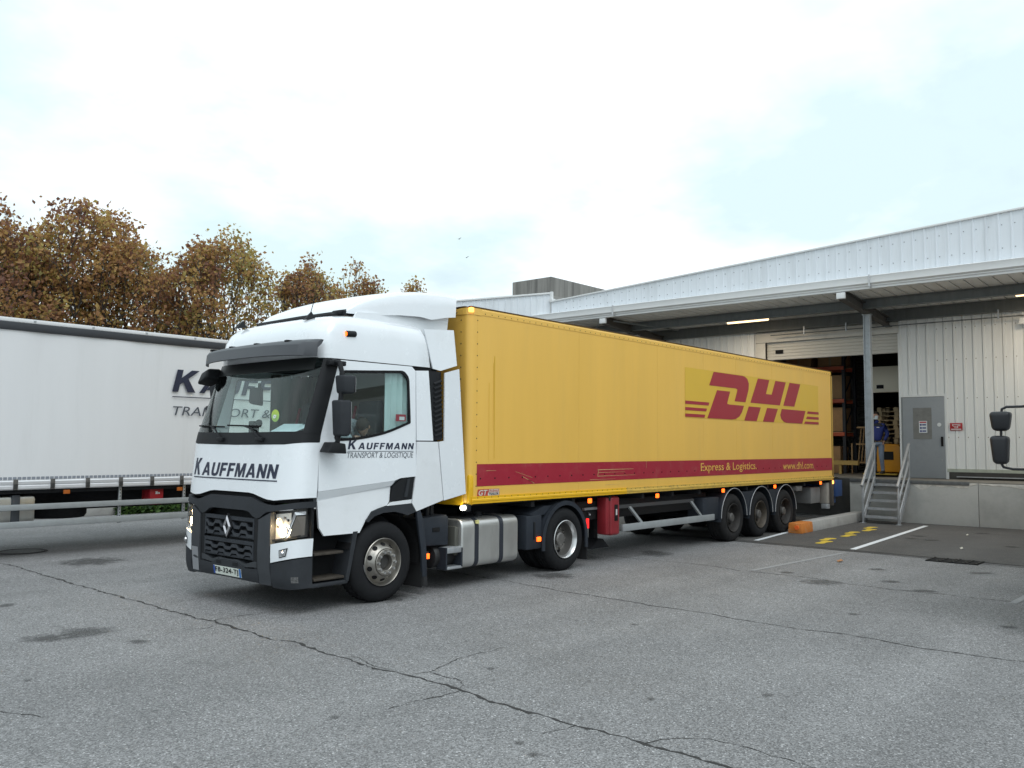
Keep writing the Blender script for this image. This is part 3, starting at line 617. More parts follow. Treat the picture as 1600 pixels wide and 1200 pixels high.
o = B().cyl((12.22, -.27, .14), (12.255, -.27, .14), .05, n=14).obj('reflector', M('reflector_bright', (.9, .16, .03), .3), cbk); o.location = -Vector(cbk.location)
# ------------------------------------------------------------------ wheels
def tyre_prof(R_, rw, w, groove=True):
    p = [(rw, .02), (rw+.02, .0), (rw+.06, -.012), (R_-.13, -.018), (R_-.055, -.006), (R_-.02, .018), (R_-.004, .045)]
    if groove:
        t = .045; n = 4; step = (w-.09)/n
        for k in range(n):
            a = t+step*k; p += [(R_, a+.012), (R_, a+step-.014), (R_-.012, a+step-.010), (R_-.012, a+step+.002)]
        p = p[:-2]
    p += [(R_-.004, w-.045), (R_-.02, w-.018), (R_-.055, w+.006), (R_-.13, w+.012), (rw+.02, w), (rw, w-.02)]
    return p
def wheel(parent, loc, kind, side=1, Rr=.5, w=.31):
    """axis along y; the outer face looks to -y (side 1) or +y (side -1)"""
    e = empty('wheel', loc, parent); e.scale = (1, side, 1)
    B().lathe(tyre_prof(Rr, .292, w), n=48).obj('tyre', rubber if kind != 'trailer' else rubber_d, e)
    tb = B()   # tread blocks catch the light along the shoulders
    for k in range(56):
        t = 2*math.pi*k/56; c, s_ = math.cos(t), math.sin(t)
        for a0, a1 in ((.05, .10), (w-.10, w-.05)):
            tb.add([(Rr*c-.009*s_, a0, Rr*s_+.009*c), (Rr*c+.009*s_, a0, Rr*s_-.009*c), (Rr*c+.009*s_, a1, Rr*s_-.009*c), (Rr*c-.009*s_, a1, Rr*s_+.009*c),
                    ((Rr+.004)*c-.009*s_, a0, (Rr+.004)*s_+.009*c), ((Rr+.004)*c+.009*s_, a0, (Rr+.004)*s_-.009*c), ((Rr+.004)*c+.009*s_, a1, (Rr+.004)*s_-.009*c), ((Rr+.004)*c-.009*s_, a1, (Rr+.004)*s_+.009*c)],
                   [(0,3,2,1),(4,5,6,7),(0,1,5,4),(1,2,6,5),(2,3,7,6),(3,0,4,7)])
    tag(tb.obj('tread_blocks', blackm, e, smooth=0), kind='stuff')
    if kind == 'steer':      # outset rim: face bulges outwards
        prof = [(.296, .0), (.303, -.012), (.296, -.02), (.285, -.008), (.272, .03), (.262, .045), (.235, .02), (.20, -.035), (.185, -.055), (.175, -.06), (.168, -.052), (.165, -.07), (.16, -.075), (.105, -.075), (.10, -.07), (.095, -.03), (.09, .02), (.0, .02)]
        B().lathe(prof, n=56).obj('rim', rimm, e, smooth=30)
        hb = B(); nb = B()
        for k in range(10):
            t = 2*math.pi*(k+.5)/10; c, s_ = math.cos(t), math.sin(t)
            nrm = Vector((c*.85, -.62, s_*.85)).normalized(); p = Vector((.222*c, -.003, .222*s_))
            hb.cyl(p-nrm*.01, p+nrm*.0035, .033, n=14)
            t = 2*math.pi*k/10; c, s_ = math.cos(t), math.sin(t)
            nb.cyl((.134*c, -.07, .134*s_), (.134*c, -.105, .134*s_), .019, .016, n=8)
        tag(hb.obj('hand_holes', blackm, e), kind='stuff'); tag(nb.obj('wheel_nuts', rimalu, e), kind='stuff')
        B().lathe([(.09, .0), (.085, -.01), (.03, -.012), (.0, -.012)], n=24).obj('hub', M('hub_grease', (.06, .058, .055), .6, .3), e)
    elif kind == 'drive':    # deep dish
        prof = [(.30, -.004), (.303, -.014), (.294, -.02), (.283, -.006), (.270, .03), (.262, .05)]
        B().lathe(prof, n=56).obj('rim', rimalu, e, smooth=30)
        B().lathe([(.262, .05), (.257, .13), (.252, .175), (.235, .20), (.21, .197), (.18, .17), (.15, .165), (.15, .15), (.11, .15), (.105, .09), (.08, .075), (.0, .075)], n=56).obj('rim_dish', M('rim_inner', (.24, .23, .22), .42, .75, var=.15, vs=9), e, smooth=30)  # dish split off in a darker metal, shade of the deep recess put into its colour
        hb = B(); nb = B()
        for k in range(8):
            t = 2*math.pi*(k+.5)/8; c, s_ = math.cos(t), math.sin(t); hb.cyl((.213*c, .205, .213*s_), (.213*c, .186, .213*s_), .032, n=14)
        for k in range(10):
            t = 2*math.pi*k/10; c, s_ = math.cos(t), math.sin(t); nb.cyl((.165*c, .165, .165*s_), (.165*c, .128, .165*s_), .016, n=8)
        tag(hb.obj('hand_holes', blackm, e), kind='stuff'); tag(nb.obj('wheel_nuts', rimm, e), kind='stuff')
    else:
        prof = [(.298, -.002), (.302, -.012), (.292, -.018), (.282, -.004), (.268, .03), (.26, .07), (.25, .12), (.22, .14), (.17, .13), (.13, .12), (.11, .11), (.0, .11)]
        B().lathe(prof, n=40).obj('rim', rimdark if kind == 'trailer' else M('rim_dusty', (.075, .062, .048), .6, .3, var=.4, vs=10), e, smooth=30)
        B().lathe([(.10, .12), (.095, .03), (.075, .012), (.0, .01)], n=24).obj('hub', M('hub_grey', (.11, .105, .10), .6, .3), e)
        nb = B()
        for k in range(10):
            t = 2*math.pi*k/10; c, s_ = math.cos(t), math.sin(t); nb.cyl((.145*c, .13, .145*s_), (.145*c, .09, .145*s_), .014, n=6)
        tag(nb.obj('wheel_nuts', rimdark, e), kind='stuff')
    return e
def marker(parent, x, y, z, mat=None, s=.035, name='marker_lamp', d=.03):
    return B().box(x-s*1.2, x+s*1.2, y-d, y, z-s, z+s).obj(name, mat or orange_on, parent, bevel=.008)
# ------------------------------------------------------------------ yellow box trailer
tr = empty('box_trailer', (8.4, 0, 0)); tag(tr, 'yellow box semi trailer with red stripe and red courier lettering backed to the dock', 'trailer')
X0, X1, ZB, ZT, TW = 1.53, 15.26, 1.16, 3.975, 2.52
def TR(b, name, mat, bevel=0, smooth=35, seg=2, par=None, recalc=True):
    o = b.obj(name, mat, par or tr, bevel=bevel, smooth=smooth, seg=seg, recalc=recalc)
    if par is None: o.location = -Vector(tr.location)
    return o
# side walls as joined sheets with fine seams
SE = [1.69, 4.15, 6.6, 8.36, 9.79, 11.6, 13.4, 15.20]
for a, c in zip(SE, SE[1:]):
    for ys in ((0, .03), (TW-.03, TW)): TR(B().box(a+.0015, c-.0015, ys[0], ys[1], ZB+.1, ZT-.1), 'side_sheet', yel, smooth=0)
cr = [(X0+.1-.1*math.cos(t), .1-.1*math.sin(t)) for t in [math.pi/2*i/8 for i in range(9)]]
def corner(flip):
    f = (lambda y: TW-y) if flip else (lambda y: y)
    pl = [(1.69, f(0))]+[(x, f(y)) for x, y in cr[::-1]]+[(X0, f(.2))]+[(X0+.03, f(.2)), (X0+.03, f(.12)), (X0+.12, f(.03)), (1.69, f(.03))]
    return B().prism(pl, 'z', ZB+.02, ZT-.02)
TR(corner(False), 'corner_post', yel, smooth=40); TR(corner(True), 'corner_post', yel, smooth=40)
TR(B().box(X0, X0+.03, .2, TW-.2, ZB+.02, ZT-.02), 'front_wall', yel)
TR(B().box(X0+.05, X1, .04, TW-.04, ZT-.03, ZT-.008), 'roof', M('roof_dirty_white', (.4, .38, .33), .6))
TR(B().prism([(-.006, ZT-.10), (-.006, ZT-.035), (.004, ZT-.012), (.02, ZT), (.05, ZT), (.05, ZT-.10)], 'x', 1.60, X1), 'top_rail', yel, smooth=20)
TR(B().box(1.56, X1, -.002, .06, ZT, ZT+.012), 'roof_edge', rimbrown)
TR(B().box(1.70, X1, TW-.06, TW+.004, ZT-.10, ZT+.01), 'top_rail', yel)
TR(B().prism([(X0-.01, ZT-.10), (X0-.01, ZT-.03), (X0+.03, ZT), (X0+.1, ZT), (X0+.1, ZT-.1)], 'y', .12, TW-.12), 'front_rail', yel, smooth=20)
TR(B().box(X0-.005, X0+.1, .1, TW-.1, ZT, ZT+.014), 'roof_edge', rimbrown)
TR(B().prism([(x, y) for x, y in [(1.78, -.008)]+[(X0+.1-.108*math.cos(t), .1-.108*math.sin(t)) for t in [math.pi/2*i/8 for i in range(8, -1, -1)]]+[(X0-.008, .2), (X0+.04, .2), (1.78, .04)]], 'z', ZT-.11, ZT-.012), 'corner_cap', yel, smooth=40)
# bottom rail: fresh yellow towards the front, worn towards the rear
for a, c, mt in ((1.60, 5.55, yel2), (5.55, 15.26, M('rail_worn', (.62, .40, .07), .55, var=.1, vs=5, dirt=(.12, .10, .08, .9), ds=6, stretch=(1, 1, 3)))):
    TR(B().prism([(-.012, ZB+.105), (-.012, ZB+.07), (-.02, ZB+.06), (-.02, ZB+.035), (-.012, ZB+.028), (-.012, ZB), (.06, ZB), (.06, ZB+.105)], 'x', a, c), 'bottom_rail', mt, smooth=15)
    TR(B().box(a, c, TW-.06, TW+.012, ZB, ZB+.105), 'bottom_rail', mt)
TR(B().box(X0-.012, X0+.05, .1, TW-.1, ZB-.02, ZB+.16), 'front_sill', yel2, .008)
TR(B().box(X0+.02, X0+.13, -.004, .1, ZB-.02, ZB+.42), 'corner_shoe', yel2, .03)
TR(B().box(X0+.05, X1-.02, .08, TW-.08, ZB-.03, ZB+.06), 'floor', chass)
# rear frame
TR(B().box(15.20, 15.27, -.012, .05, ZB-.02, ZT+.005).box(15.20, 15.27, TW-.05, TW+.012, ZB-.02, ZT+.005).box(15.20, 15.27, -.012, TW+.012, ZT-.12, ZT+.005).box(15.20, 15.27, 0, TW, ZB-.02, ZB+.08), 'rear_frame', M('rear_frame_yellow', (.45, .28, .05), .6, var=.3, vs=3, dirt=(.08, .05, .03, .95), ds=4, stretch=(1, 1, .3)), .004)
TR(B().box(15.185, 15.2, -.004, .0, ZB+.1, ZT-.1), 'rear_seal', M('rust_seal', (.07, .045, .03), .9, var=.5, vs=12))
# rivets along the rails and posts
rv = B()
def rivet(x, y, z, nx, ny, r=.010):
    n_ = Vector((nx, ny, 0)); p = Vector((x, y, z)); rv.cyl(p, p+n_*.006, r, r*.6, n=6)
for i in range(92): rivet(1.85+i*.145, -.006, ZT-.075, 0, -1, .009)
for i in range(92): rivet(1.72+i*.147, -.012, ZB+.085, 0, -1, .008)
for i in range(16):
    z = ZB+.25+i*.17; rivet(1.695, 0, z, 0, -1); rivet(X0, .17, z, -1, 0, .012)
for i in range(7): rivet(X0-.01, .25+i*.3, ZT-.07, -1, 0, .012)
tag(TR(rv, 'rivets', M('rivet_dark', (.10, .075, .03), .6, .3)), kind='stuff')
# stripe, its screw heads, lettering, logo
FM = lambda dy: (lambda u, v: (u, -dy, v))
def flat(name, poly, mat, dy, par=None): return TR(B().add([(x, -dy, z) for x, z in poly], [tuple(range(len(poly)))]), name, mat, smooth=0, recalc=False, par=par)
flat('stripe', [(1.705, 1.405), (15.19, 1.405), (15.19, 1.722), (1.705, 1.722)], redm, .004)
sb = B()
for i in range(43): sb.cyl((1.78+i*.31, -.003, 1.515), (1.78+i*.31, -.010, 1.515), .014, .010, n=6)
tag(TR(sb, 'screw_heads', blackm), kind='stuff')
def T_(*a, **k):
    o = text(*a, **k); o.location = -Vector(tr.location); return o
T_('lettering', 'Express & Logistics.', 8.22, 10.74, 1.455, 1.665, FM(.007), yel_txt, tr, bold=.006)
T_('lettering', 'www.dhl.com', 12.13, 13.92, 1.47, 1.64, FM(.007), yel_txt, tr, bold=.004)
flat('logo_patch', [(7.62, 2.56), (14.33, 2.56), (14.33, 3.545), (7.62, 3.545)], yel_dec, .004)
d1 = [(8.789, 3.532), (10.10, 3.533), (10.21, 3.523), (10.333, 3.475), (10.403, 3.379), (10.385, 3.25), (10.226, 2.963), (9.71, 2.963), (9.84, 3.19), (9.845, 3.225), (9.772, 3.24), (8.593, 3.242)]
d2 = [(8.93, 3.16), (9.515, 3.16), (9.375, 2.915), (9.38, 2.895), (9.455, 2.885), (10.152, 2.883), (10.056, 2.743), (9.933, 2.645), (9.757, 2.585), (9.584, 2.57), (8.506, 2.57)]
LOGO = [d1, d2, [(10.854, 3.523), (11.452, 3.523), (11.261, 3.193), (11.562, 3.193), (11.774, 3.523), (12.356, 3.523), (12.002, 2.963), (10.466, 2.963)],
 [(10.383, 2.879), (10.989, 2.879), (10.767, 2.565), (10.158, 2.565)], [(11.314, 2.879), (11.892, 2.879), (11.662, 2.565), (11.087, 2.565)],
 [(12.571, 3.526), (13.207, 3.526), (12.829, 2.965), (12.194, 2.965)], [(12.107, 2.885), (13.501, 2.885), (13.287, 2.567), (12.36, 2.567), (12.2, 2.59), (12.074, 2.650), (12.019, 2.739)],
 [(7.621, 2.89), (8.593, 2.89), (8.56, 2.826), (7.62, 2.826)], [(7.619, 2.763), (8.497, 2.763), (8.458, 2.702), (7.618, 2.702)], [(7.617, 2.637), (8.426, 2.637), (8.382, 2.574), (7.617, 2.574)],
 [(13.64, 2.881), (14.33, 2.881), (14.33, 2.82), (13.591, 2.82)], [(13.597, 2.752), (14.33, 2.752), (14.33, 2.69), (13.521, 2.69)], [(13.472, 2.627), (14.325, 2.627), (14.322, 2.568), (13.406, 2.568)]]
for i, pl in enumerate(LOGO): flat('logo_letter_piece' if i < 7 else 'logo_bar', pl, redlogo, .008)
# builder's plate
gp = flat('builder_plate', [(1.710, 1.262), (2.190, 1.262), (2.190, 1.362), (1.730, 1.362)], M('plate_red', (.45, .06, .04), .5), .005)
flat('plate_field', [(1.940, 1.268), (2.180, 1.268), (2.180, 1.31), (1.940, 1.31)], M('plate_cream', (.62, .58, .5), .5), .007)
flat('plate_field', [(1.960, 1.315), (2.185, 1.315), (2.185, 1.357), (1.960, 1.357)], M('plate_cream'), .007)
T_('lettering', 'GT', 1.740, 1.930, 1.272, 1.352, FM(.009), M('plate_cream'), tr, bold=.02, shear=.2)
T_('lettering', 'FRUEHAUF', 1.970, 2.180, 1.32, 1.352, FM(.009), M('plate_red'), tr, bold=.02, shear=.1)
T_('lettering', 'TRAILOR', 1.960, 2.170, 1.274, 1.306, FM(.009), navy, tr, bold=.03)
# scratches on the stripe
scm = M('scratch_pale', (.55, .38, .16), .6)
for (x0, x1, z, w) in [(4.68, 5.78, 1.592, .012), (4.7, 5.5, 1.545, .006), (4.68, 5.84, 1.485, .008), (4.45, 5.2, 1.43, .006), (4.9, 5.5, 1.335, .005), (1.9, 2.12, 1.625, .006)]:
    flat('scratch', [(x0, z-w/2), (x1, z-w*.2), (x1, z+w*.2), (x0, z+w/2)], scm, .0062)
for (x0, z0, x1, z1, w) in [(4.67, 1.48, 4.70, 1.595, .012), (2.55, 1.60, 2.95, 1.50, .006), (2.72, 1.52, 2.98, 1.42, .010), (2.85, 1.47, 2.99, 1.412, .012), (13.93, 1.50, 14.05, 1.41, .012), (6.2, 1.6, 6.2, 1.72, .006), (14.6, 2.2, 15.0, 2.18, .008)]:
    flat('scratch', [(x0, z0), (x1, z1), (x1+w, z1+w*.3), (x0+w, z0+w*.3)], scm, .0062)
for z0, z1, w in ((3.3, 1.80, .02), (3.2, 2.2, .010), (2.9, 1.75, .008)):
    x = 1.98+rs.uniform(-.06, .10); flat('paint_run', [(x, z0), (x+w*.6, z1), (x+w, z1), (x+w, z0)], M('run_yellow', (.66, .40, .035), .4), .0035)
B().box(1.54, 1.60, -.02, .045, ZT-.08, ZT-.01).obj('marker_lamp', EM('marker_amber_pale', (1, .36, .07), 4), tr, bevel=.012).location = -Vector(tr.location)
TR(B().cyl((1.52, .06, 1.11), (1.46, .04, 1.11), .035, n=14), 'marker_lamp', white_on); TR(B().box(1.52, 1.6, .0, .13, 1.06, 1.16), 'lamp_bracket', chass, .01)
for x, z in ((4.48, 1.08), (6.61, 1.08), (9.2, 1.085), (11.72, 1.09), (14.44, 1.096)):
    TR(B().box(x-.045, x+.045, .0, .03, z-.038, z+.038), 'marker_lamp', orange_on, .01); TR(B().box(x-.02, x+.02, .01, .05, z+.03, ZB+.02), 'lamp_bracket', chass)
TR(B().box(15.13, 15.22, -.035, .0, 1.05, 1.14), 'marker_lamp', EM('marker_amber_pale'), .015)
# chassis
TR(B().box(2.2, 15.1, .75, .87, .88, ZB).box(2.2, 15.1, TW-.87, TW-.75, .88, ZB), 'chassis_beam', chass)
for i in range(12): TR(B().box(3+i*1.05, 3.08+i*1.05, .06, TW-.06, 1.05, ZB-.03), 'cross_member', chass)
TR(B().box(4.3, 9.0, .3, TW-.3, .72, 1.05), 'pallet_box', M('underbody_black', (.012, .012, .013), .8), .02)
for yy in (.55, TW-.55):
    TR(B().box(5.22, 5.42, yy-.09, yy+.09, .55, ZB), 'landing_leg', chass, .008); TR(B().box(5.26, 5.38, yy-.06, yy+.06, .32, .55), 'landing_leg_inner', chass, .006)
    TR(B().prism([(5.05, .20), (5.59, .20), (5.5, .28), (5.4, .36), (5.24, .36), (5.14, .28)], 'y', yy-.16, yy+.16), 'landing_foot', chass, .01)
TR(B().tube([(4.6, .1, .84), (4.9, .35, .84), (5.2, .5, .84)], .015, 6), 'crank', galv); TR(B().box(4.65, 5.15, .25, .6, .9, .94), 'leg_brace', galv2)
# extinguisher cabinet
ex = TR(B().box(5.02, 5.14, .06, .26, .47, 1.11), 'extinguisher_cabinet', M('cabinet_red', (.25, .018, .026), .45, var=.12, vs=5), .03)
o = TR(B().box(5.142, 5.42, .04, .28, .45, 1.12), 'cabinet_door', M('cabinet_red'), .05, seg=4)
TR(B().box(5.24, 5.34, .032, .04, .7, .98), 'cabinet_window', blackm, .03)
TR(B().box(5.27, 5.31, .026, .034, .80, .9), 'cabinet_label', M('label_pale', (.6, .55, .55), .5))
# side underrun guard
def guard(y, s):
    TR(B().box(5.5, 8.85, y, y+s*.05, .50, .62), 'side_guard', galv2, .006)
    for xa in (5.75, 7.95): TR(B().hexa([(xa, y+s*.05, .92), (xa+.08, y+s*.05, .92), (xa+.08, y+s*.09, .92), (xa, y+s*.09, .92), (xa+.42, y+s*.05, .60), (xa+.5, y+s*.05, .60), (xa+.5, y+s*.09, .60), (xa+.42, y+s*.09, .60)]), 'guard_arm', galv2)
    TR(B().box(5.4, 8.1, y+s*.055, y+s*.085, .90, .96), 'guard_top', M('guard_dark', (.05, .05, .052), .7))
guard(.03, 1); guard(TW-.03, -1)
# wheels, mudguards
fend = M('mudguard_grey', (.026, .031, .040), .55, var=.15, vs=5, spec=.22)
lip = M('mudguard_lip', (.36, .36, .37), .5)
for i, x in enumerate((9.668, 10.978, 12.288)):
    for yy, s in ((.03, 1), (TW-.03, -1)):
        w_ = wheel(tr, (x-8.4, yy, .50), 'trailer' if i != 1 else 'rusty', s, .5, .385)
    for yy, yb in ((.0, .42), (TW, TW-.42)):
        ring = [(x+.585*math.cos(t), .52+.60*math.sin(t)) for t in [math.pi*k/16 for k in range(17)]]
        lo_l, lo_r = (.42 if i else .50), (.50 if i < 2 else .52)
        inn = [(x-.585, .52)]
        b = B().grid([[(px_, yy, pz) for px_, pz in ring], [(px_, yb, pz) for px_, pz in ring]])
        b.add([(x-.585, yy, .52), (x-.585, yb, .52), (x-.60, yb, .44), (x-.60, yy, .44)], [(0, 1, 2, 3)])
        TR(b, 'mudguard', fend, recalc=False)
        TR(B().tube([(px_, yy, pz) for px_, pz in ring], .008, 6), 'mudguard_lip', lip)
        ya, ybb = (yy+.003, yy+.012) if yy == 0 else (yy-.012, yy-.003)
    TR(B().cyl((x, .2, .5), (x, TW-.2, .5), .07, n=12), 'axle', chass)
# spandrels between the mudguards (dark plastic skirts seen from the front)
TR(B().box(8.42, 9.10, .06, .42, .50, .96), 'mudguard_front', fend, .02); TR(B().box(8.42, 9.10, TW-.42, TW-.06, .50, .96), 'mudguard_front', fend, .02)
for x in (10.32, 11.63):
    TR(B().prism([(x-.07, .52), (x+.07, .52), (x+.16, .80), (x+.3, 1.03), (x-.3, 1.03), (x-.16, .80)], 'y', .02, .05), 'mudguard_web', fend)
TR(B().box(12.87, 12.885, .02, .42, .18, .72), 'mud_flap', M('flap_black', (.015, .015, .016), .8)); TR(B().box(12.87, 12.885, TW-.42, TW-.02, .18, .72), 'mud_flap', M('flap_black'))
# tail equipment
TR(B().box(14.15, 14.75, .15, .7, .58, .98), 'tool_box', M('toolbox_grey', (.17, .17, .17), .6, var=.2, vs=4), .02); TR(B().box(13.1, 13.45, .08, .4, .93, 1.05), 'valve_box', M('toolbox_grey'), .02)
TR(B().box(14.95, 15.2, .05, .25, .55, 1.08), 'rear_bracket', M('toolbox_pale', (.30, .28, .25), .7, var=.2, vs=5), .01); TR(B().box(15.1, 15.24, -.02, .1, .50, 1.14), 'rear_corner_shoe', M('shoe_brown', (.06, .05, .042), .7, var=.3, vs=6), .01)
TR(B().box(14.92, 15.08, .03, .2, .42, .54), 'step_foot', galv, .01)
bluem = M('lift_blue', (.012, .045, .15), .5, var=.15, vs=4)
TR(B().box(15.30, 15.75, -.05, TW+.0, .72, 1.14).box(15.30, 15.55, .05, TW-.1, .55, .72), 'tail_lift', bluem, .012)
# ------------------------------------------------------------------ white curtain trailer
wt_ = empty('curtain_trailer', (-4, 7.6, 0)); tag(wt_, 'white curtain sided trailer with navy haulier lettering parked behind the tractor cab', 'trailer')
Y = 7.6
def WT(b, name, mat, bevel=0, smooth=35, par=None):
    o = b.obj(name, mat, par or wt_, bevel=bevel, smooth=smooth)
    if par is None: o.location = -Vector(wt_.location)
    return o
WX0, WX1 = -7.9, 5.75
def curtain():
    rows = []; n = 110; zs = [1.33, 1.8, 2.4, 3.0, 3.6, 3.92]
    for z in zs:
        rows.append([(lerp(WX0, WX1, i/n), Y+.004+.006*math.sin(i*.9+z)+.006*math.sin(i*.37+z*1.7)+.018*math.sin(math.pi*(z-1.33)/2.59), z) for i in range(n+1)])
    return B().grid(rows)
WT(curtain(), 'curtain', curt, smooth=60)
WT(B().box(WX0, WX1, Y-.03, Y+.06, 3.90, 4.04), 'curtain_track', M('track_charcoal', (.028, .03, .036), .5, var=.1, vs=3), .012)
WT(B().box(WX0, WX1, Y-.012, Y+.05, 4.04, 4.11), 'roof_rail', M('rail_white', (.68, .68, .69), .45), .012)
WT(B().box(WX0, WX1, Y+.02, Y+2.52, 4.05, 4.115), 'roof', M('roof_sheet', (.55, .56, .58), .6))
rb = B()
for i in range(14): rb.box(WX0+.4+i*1.0, WX0+.44+i*1.0, Y-.018, Y-.01, 4.06, 4.095)
tag(WT(rb, 'rail_bolts', galv2), kind='stuff')
WT(B().box(WX0, WX1, Y+2.49, Y+2.53, 1.2, 4.05), 'far_curtain', curt); WT(B().box(WX1-.05, WX1, Y+.03, Y+2.49, 1.2, 4.05), 'front_board', curt); WT(B().box(WX0, WX0+.05, Y+.03, Y+2.49, 1.2, 4.05), 'rear_doors', curt)
# reflective square tape: separate squares
tapem = M('tape_grey', (.24, .26, .30), .45, var=.15, vs=12)
tape = B()
for i in range(150):
    x = WX1-.06-i*.075
    if x < -7: break
    tape.box(x-.055, x, Y-.012, Y-.006, 1.345, 1.39)
tag(WT(tape, 'reflective_squares', tapem, smooth=0), kind='stuff')
WT(B().prism([(Y-.02, 1.33), (Y-.035, 1.31), (Y-.03, 1.265), (Y-.02, 1.25), (Y-.03, 1.235), (Y-.03, 1.19), (Y-.015, 1.17), (Y+.05, 1.17), (Y+.05, 1.33)], 'x', WX0, WX1), 'side_rail', M('rail_silver', (.70, .70, .72), .32, .25, var=.05, vs=4), smooth=25)
strapm = M('buckle_strap', (.09, .085, .08), .7, var=.2, vs=20)
for i in range(24):
    x = 1.32+.60*(4-i)
    if x < -7 or x > WX1-.1: continue
    s_ = WT(B().box(x-.035, x+.035, Y-.05, Y-.028, 1.17, 1.35), 'buckle_strap', strapm, .004); WT(B().box(x-.03, x+.03, Y-.062, Y-.05, 1.2, 1.27), 'buckle', M('buckle_dark', (.06, .06, .06), .5, .5), par=s_)
for z0, z1 in ((.82, .92), (.52, .63)): WT(B().box(-6.5, 3.6, Y-.01, Y+.03, z0, z1), 'guard_rail', galv2, .008)
for x in (.15, 1.42, -2.6, -4.6, 2.9):
    WT(B().box(x-.025, x+.025, Y+.035, Y+.075, .5, 1.18), 'guard_post', galv, .003)
hb = B()
for x in (.15, 1.42):
    for k in range(10): hb.box(x-.006, x+.006, Y+.03, Y+.036, .56+k*.06, .585+k*.06)
WT(hb, 'guard_post_holes', blackm)
WT(B().box(.78, 1.06, Y+.15, Y+.5, .80, 1.16), 'extinguisher_cabinet', M('cabinet_red2', (.42, .02, .03), .45), .03)
WT(B().box(.89, .93, Y+.142, Y+.15, 1.0, 1.05).box(.945, .97, Y+.142, Y+.15, 1.0, 1.03), 'cabinet_label', paper)
for x, z in ((-.82, 1.11), (1.31, 1.09), (-3.0, 1.11)): WT(B().box(x-.055, x+.055, Y+.0, Y+.03, z-.035, z+.035), 'side_reflector', orange_off, .005)
WT(B().lathe([(.2, -.11), (.34, -.13), (.46, -.12), (.5, -.06), (.5, .06), (.46, .12), (.34, .13), (.2, .11)], (-.6, Y+.95, .72), n=36, ax='z'), 'spare_tyre', rubber)
tk_ = WT(B().box(-3.6, -1.28, Y+.12, Y+.75, .58, 1.06), 'fuel_tank', alu, .06); WT(B().box(-1.68, -1.54, Y+.10, Y+.77, .56, 1.08), 'tank_strap', M('tank_strap', (.05, .055, .065), .5), .02)
WT(B().box(-7.6, 5.4, Y+.75, Y+.87, .88, 1.17).box(-7.6, 5.4, Y+1.65, Y+1.77, .88, 1.17), 'chassis_beam', chass); WT(B().box(WX0, WX1, Y+.06, Y+2.48, 1.10, 1.19), 'floor', chass)
WT(B().box(-1.9, 3.4, Y+1.0, Y+1.5, .72, 1.1), 'pallet_box', M('underbody_black'))
for x in (-6.9, -5.6, -4.3):
    for yy, s in ((Y+.05, 1), (Y+2.47, -1)): wheel(wt_, (x+4, yy-Y, .5), 'trailer', s, .5, .385)
for yy in (Y+.6, Y+1.9): WT(B().box(2.95, 3.1, yy-.07, yy+.07, .15, 1.12).box(2.8, 3.25, yy-.14, yy+.14, .05, .15), 'landing_leg', chass)
WT(B().cyl((-1.95, Y+.3, .58), (-1.95, Y+.3, .44), .13, .10, n=16).cyl((-1.88, Y+.3, .45), (-1.86, Y+.3, .37), .012, n=6), 'air_tank', chass)
FW = lambda u, v: (u, Y-.014-.018*math.sin(math.pi*(v-1.33)/2.59)*0, v)
def TWT(*a, **k):
    o = text(*a, **k); o.location = -Vector(wt_.location); return o
for o in haulier('K', 1.07, 1.66, 2.99, 3.43, FW, navy, wt_)+haulier('AUFFMANN', 1.64, 5.3, 2.99, 3.33, FW, navy, wt_): o.location = -Vector(wt_.location)
WT(B().box(1.08, 5.3, Y-.016, Y-.012, 2.885, 2.902), 'lettering_rule', navy, smooth=0)
TWT('lettering', 'TRANSPORT & LOGISTIQUE', 1.10, 5.35, 2.53, 2.705, FW, navy_t, wt_, shear=.2, keep='H')
# ------------------------------------------------------------------ tractor unit
tc_ = empty('tractor_unit', (0, 1.25, 0)); tag(tc_, 'white tractor unit with navy haulier lettering, lit headlights and dark grille', 'truck')
OFF = Vector((0, -1.25, 0))
def TC(b, name, mat, bevel=0, smooth=35, par=None, seg=2, recalc=True, solid=0):
    o = b.obj(name, mat, par or tc_, bevel=bevel, smooth=smooth, seg=seg, recalc=recalc, solid=solid)
    if par is None: o.location = OFF
    return o
def TP(name, outer, holes, fy, thick, mat, flip=False, par=None, smooth=35):
    o = panel(name, outer, holes, fy, thick, mat, par or tc_, flip, smooth=smooth)
    if par is None: o.location = OFF
    return o
HW = 1.25
def inset(z): return max(0., (z-1.45)*.035)
XFT = [(.25, -1.38), (.40, -1.44), (.70, -1.455), (1.2, -1.45), (1.35, -1.435), (2.0, -1.385), (2.12, -1.36), (3.05, -1.035), (3.3, -1.02)]
DPT = [(.25, .32), (1.3, .375), (2.0, .365), (3.05, .31), (3.3, .3)]
NEXP = 4.2
def front(s, z, off=0., hw=None):
    """s -1..1 across the cab (negative = driver's side, towards the camera); off>0 sits proud"""
    h = (HW-inset(z)) if hw is None else hw
    d = interp(DPT, z); xf = interp(XFT, z); a = min(abs(s), 1)
    c = (1-a**NEXP)**(1/NEXP) if a < 1 else 0
    x = xf+d*(1-c); y = 1.25+s*h
    if off:
        # outward normal of the superellipse
        nx = -(c**(NEXP-1))/d; ny = (a**(NEXP-1))/h*(1 if s >= 0 else -1); l = math.hypot(nx, ny)
        x += nx/l*off; y += ny/l*off
    return (x, y, z)
def srange(s0, s1, n=24):
    out = []
    t0 = math.asin(max(-1, min(1, math.copysign(abs(s0)**1.6, s0)))); t1 = math.asin(max(-1, min(1, math.copysign(abs(s1)**1.6, s1))))
    for i in range(n+1):
        q = math.sin(t0+(t1-t0)*i/n); out.append(math.copysign(abs(q)**(1/1.6), q))
    return out
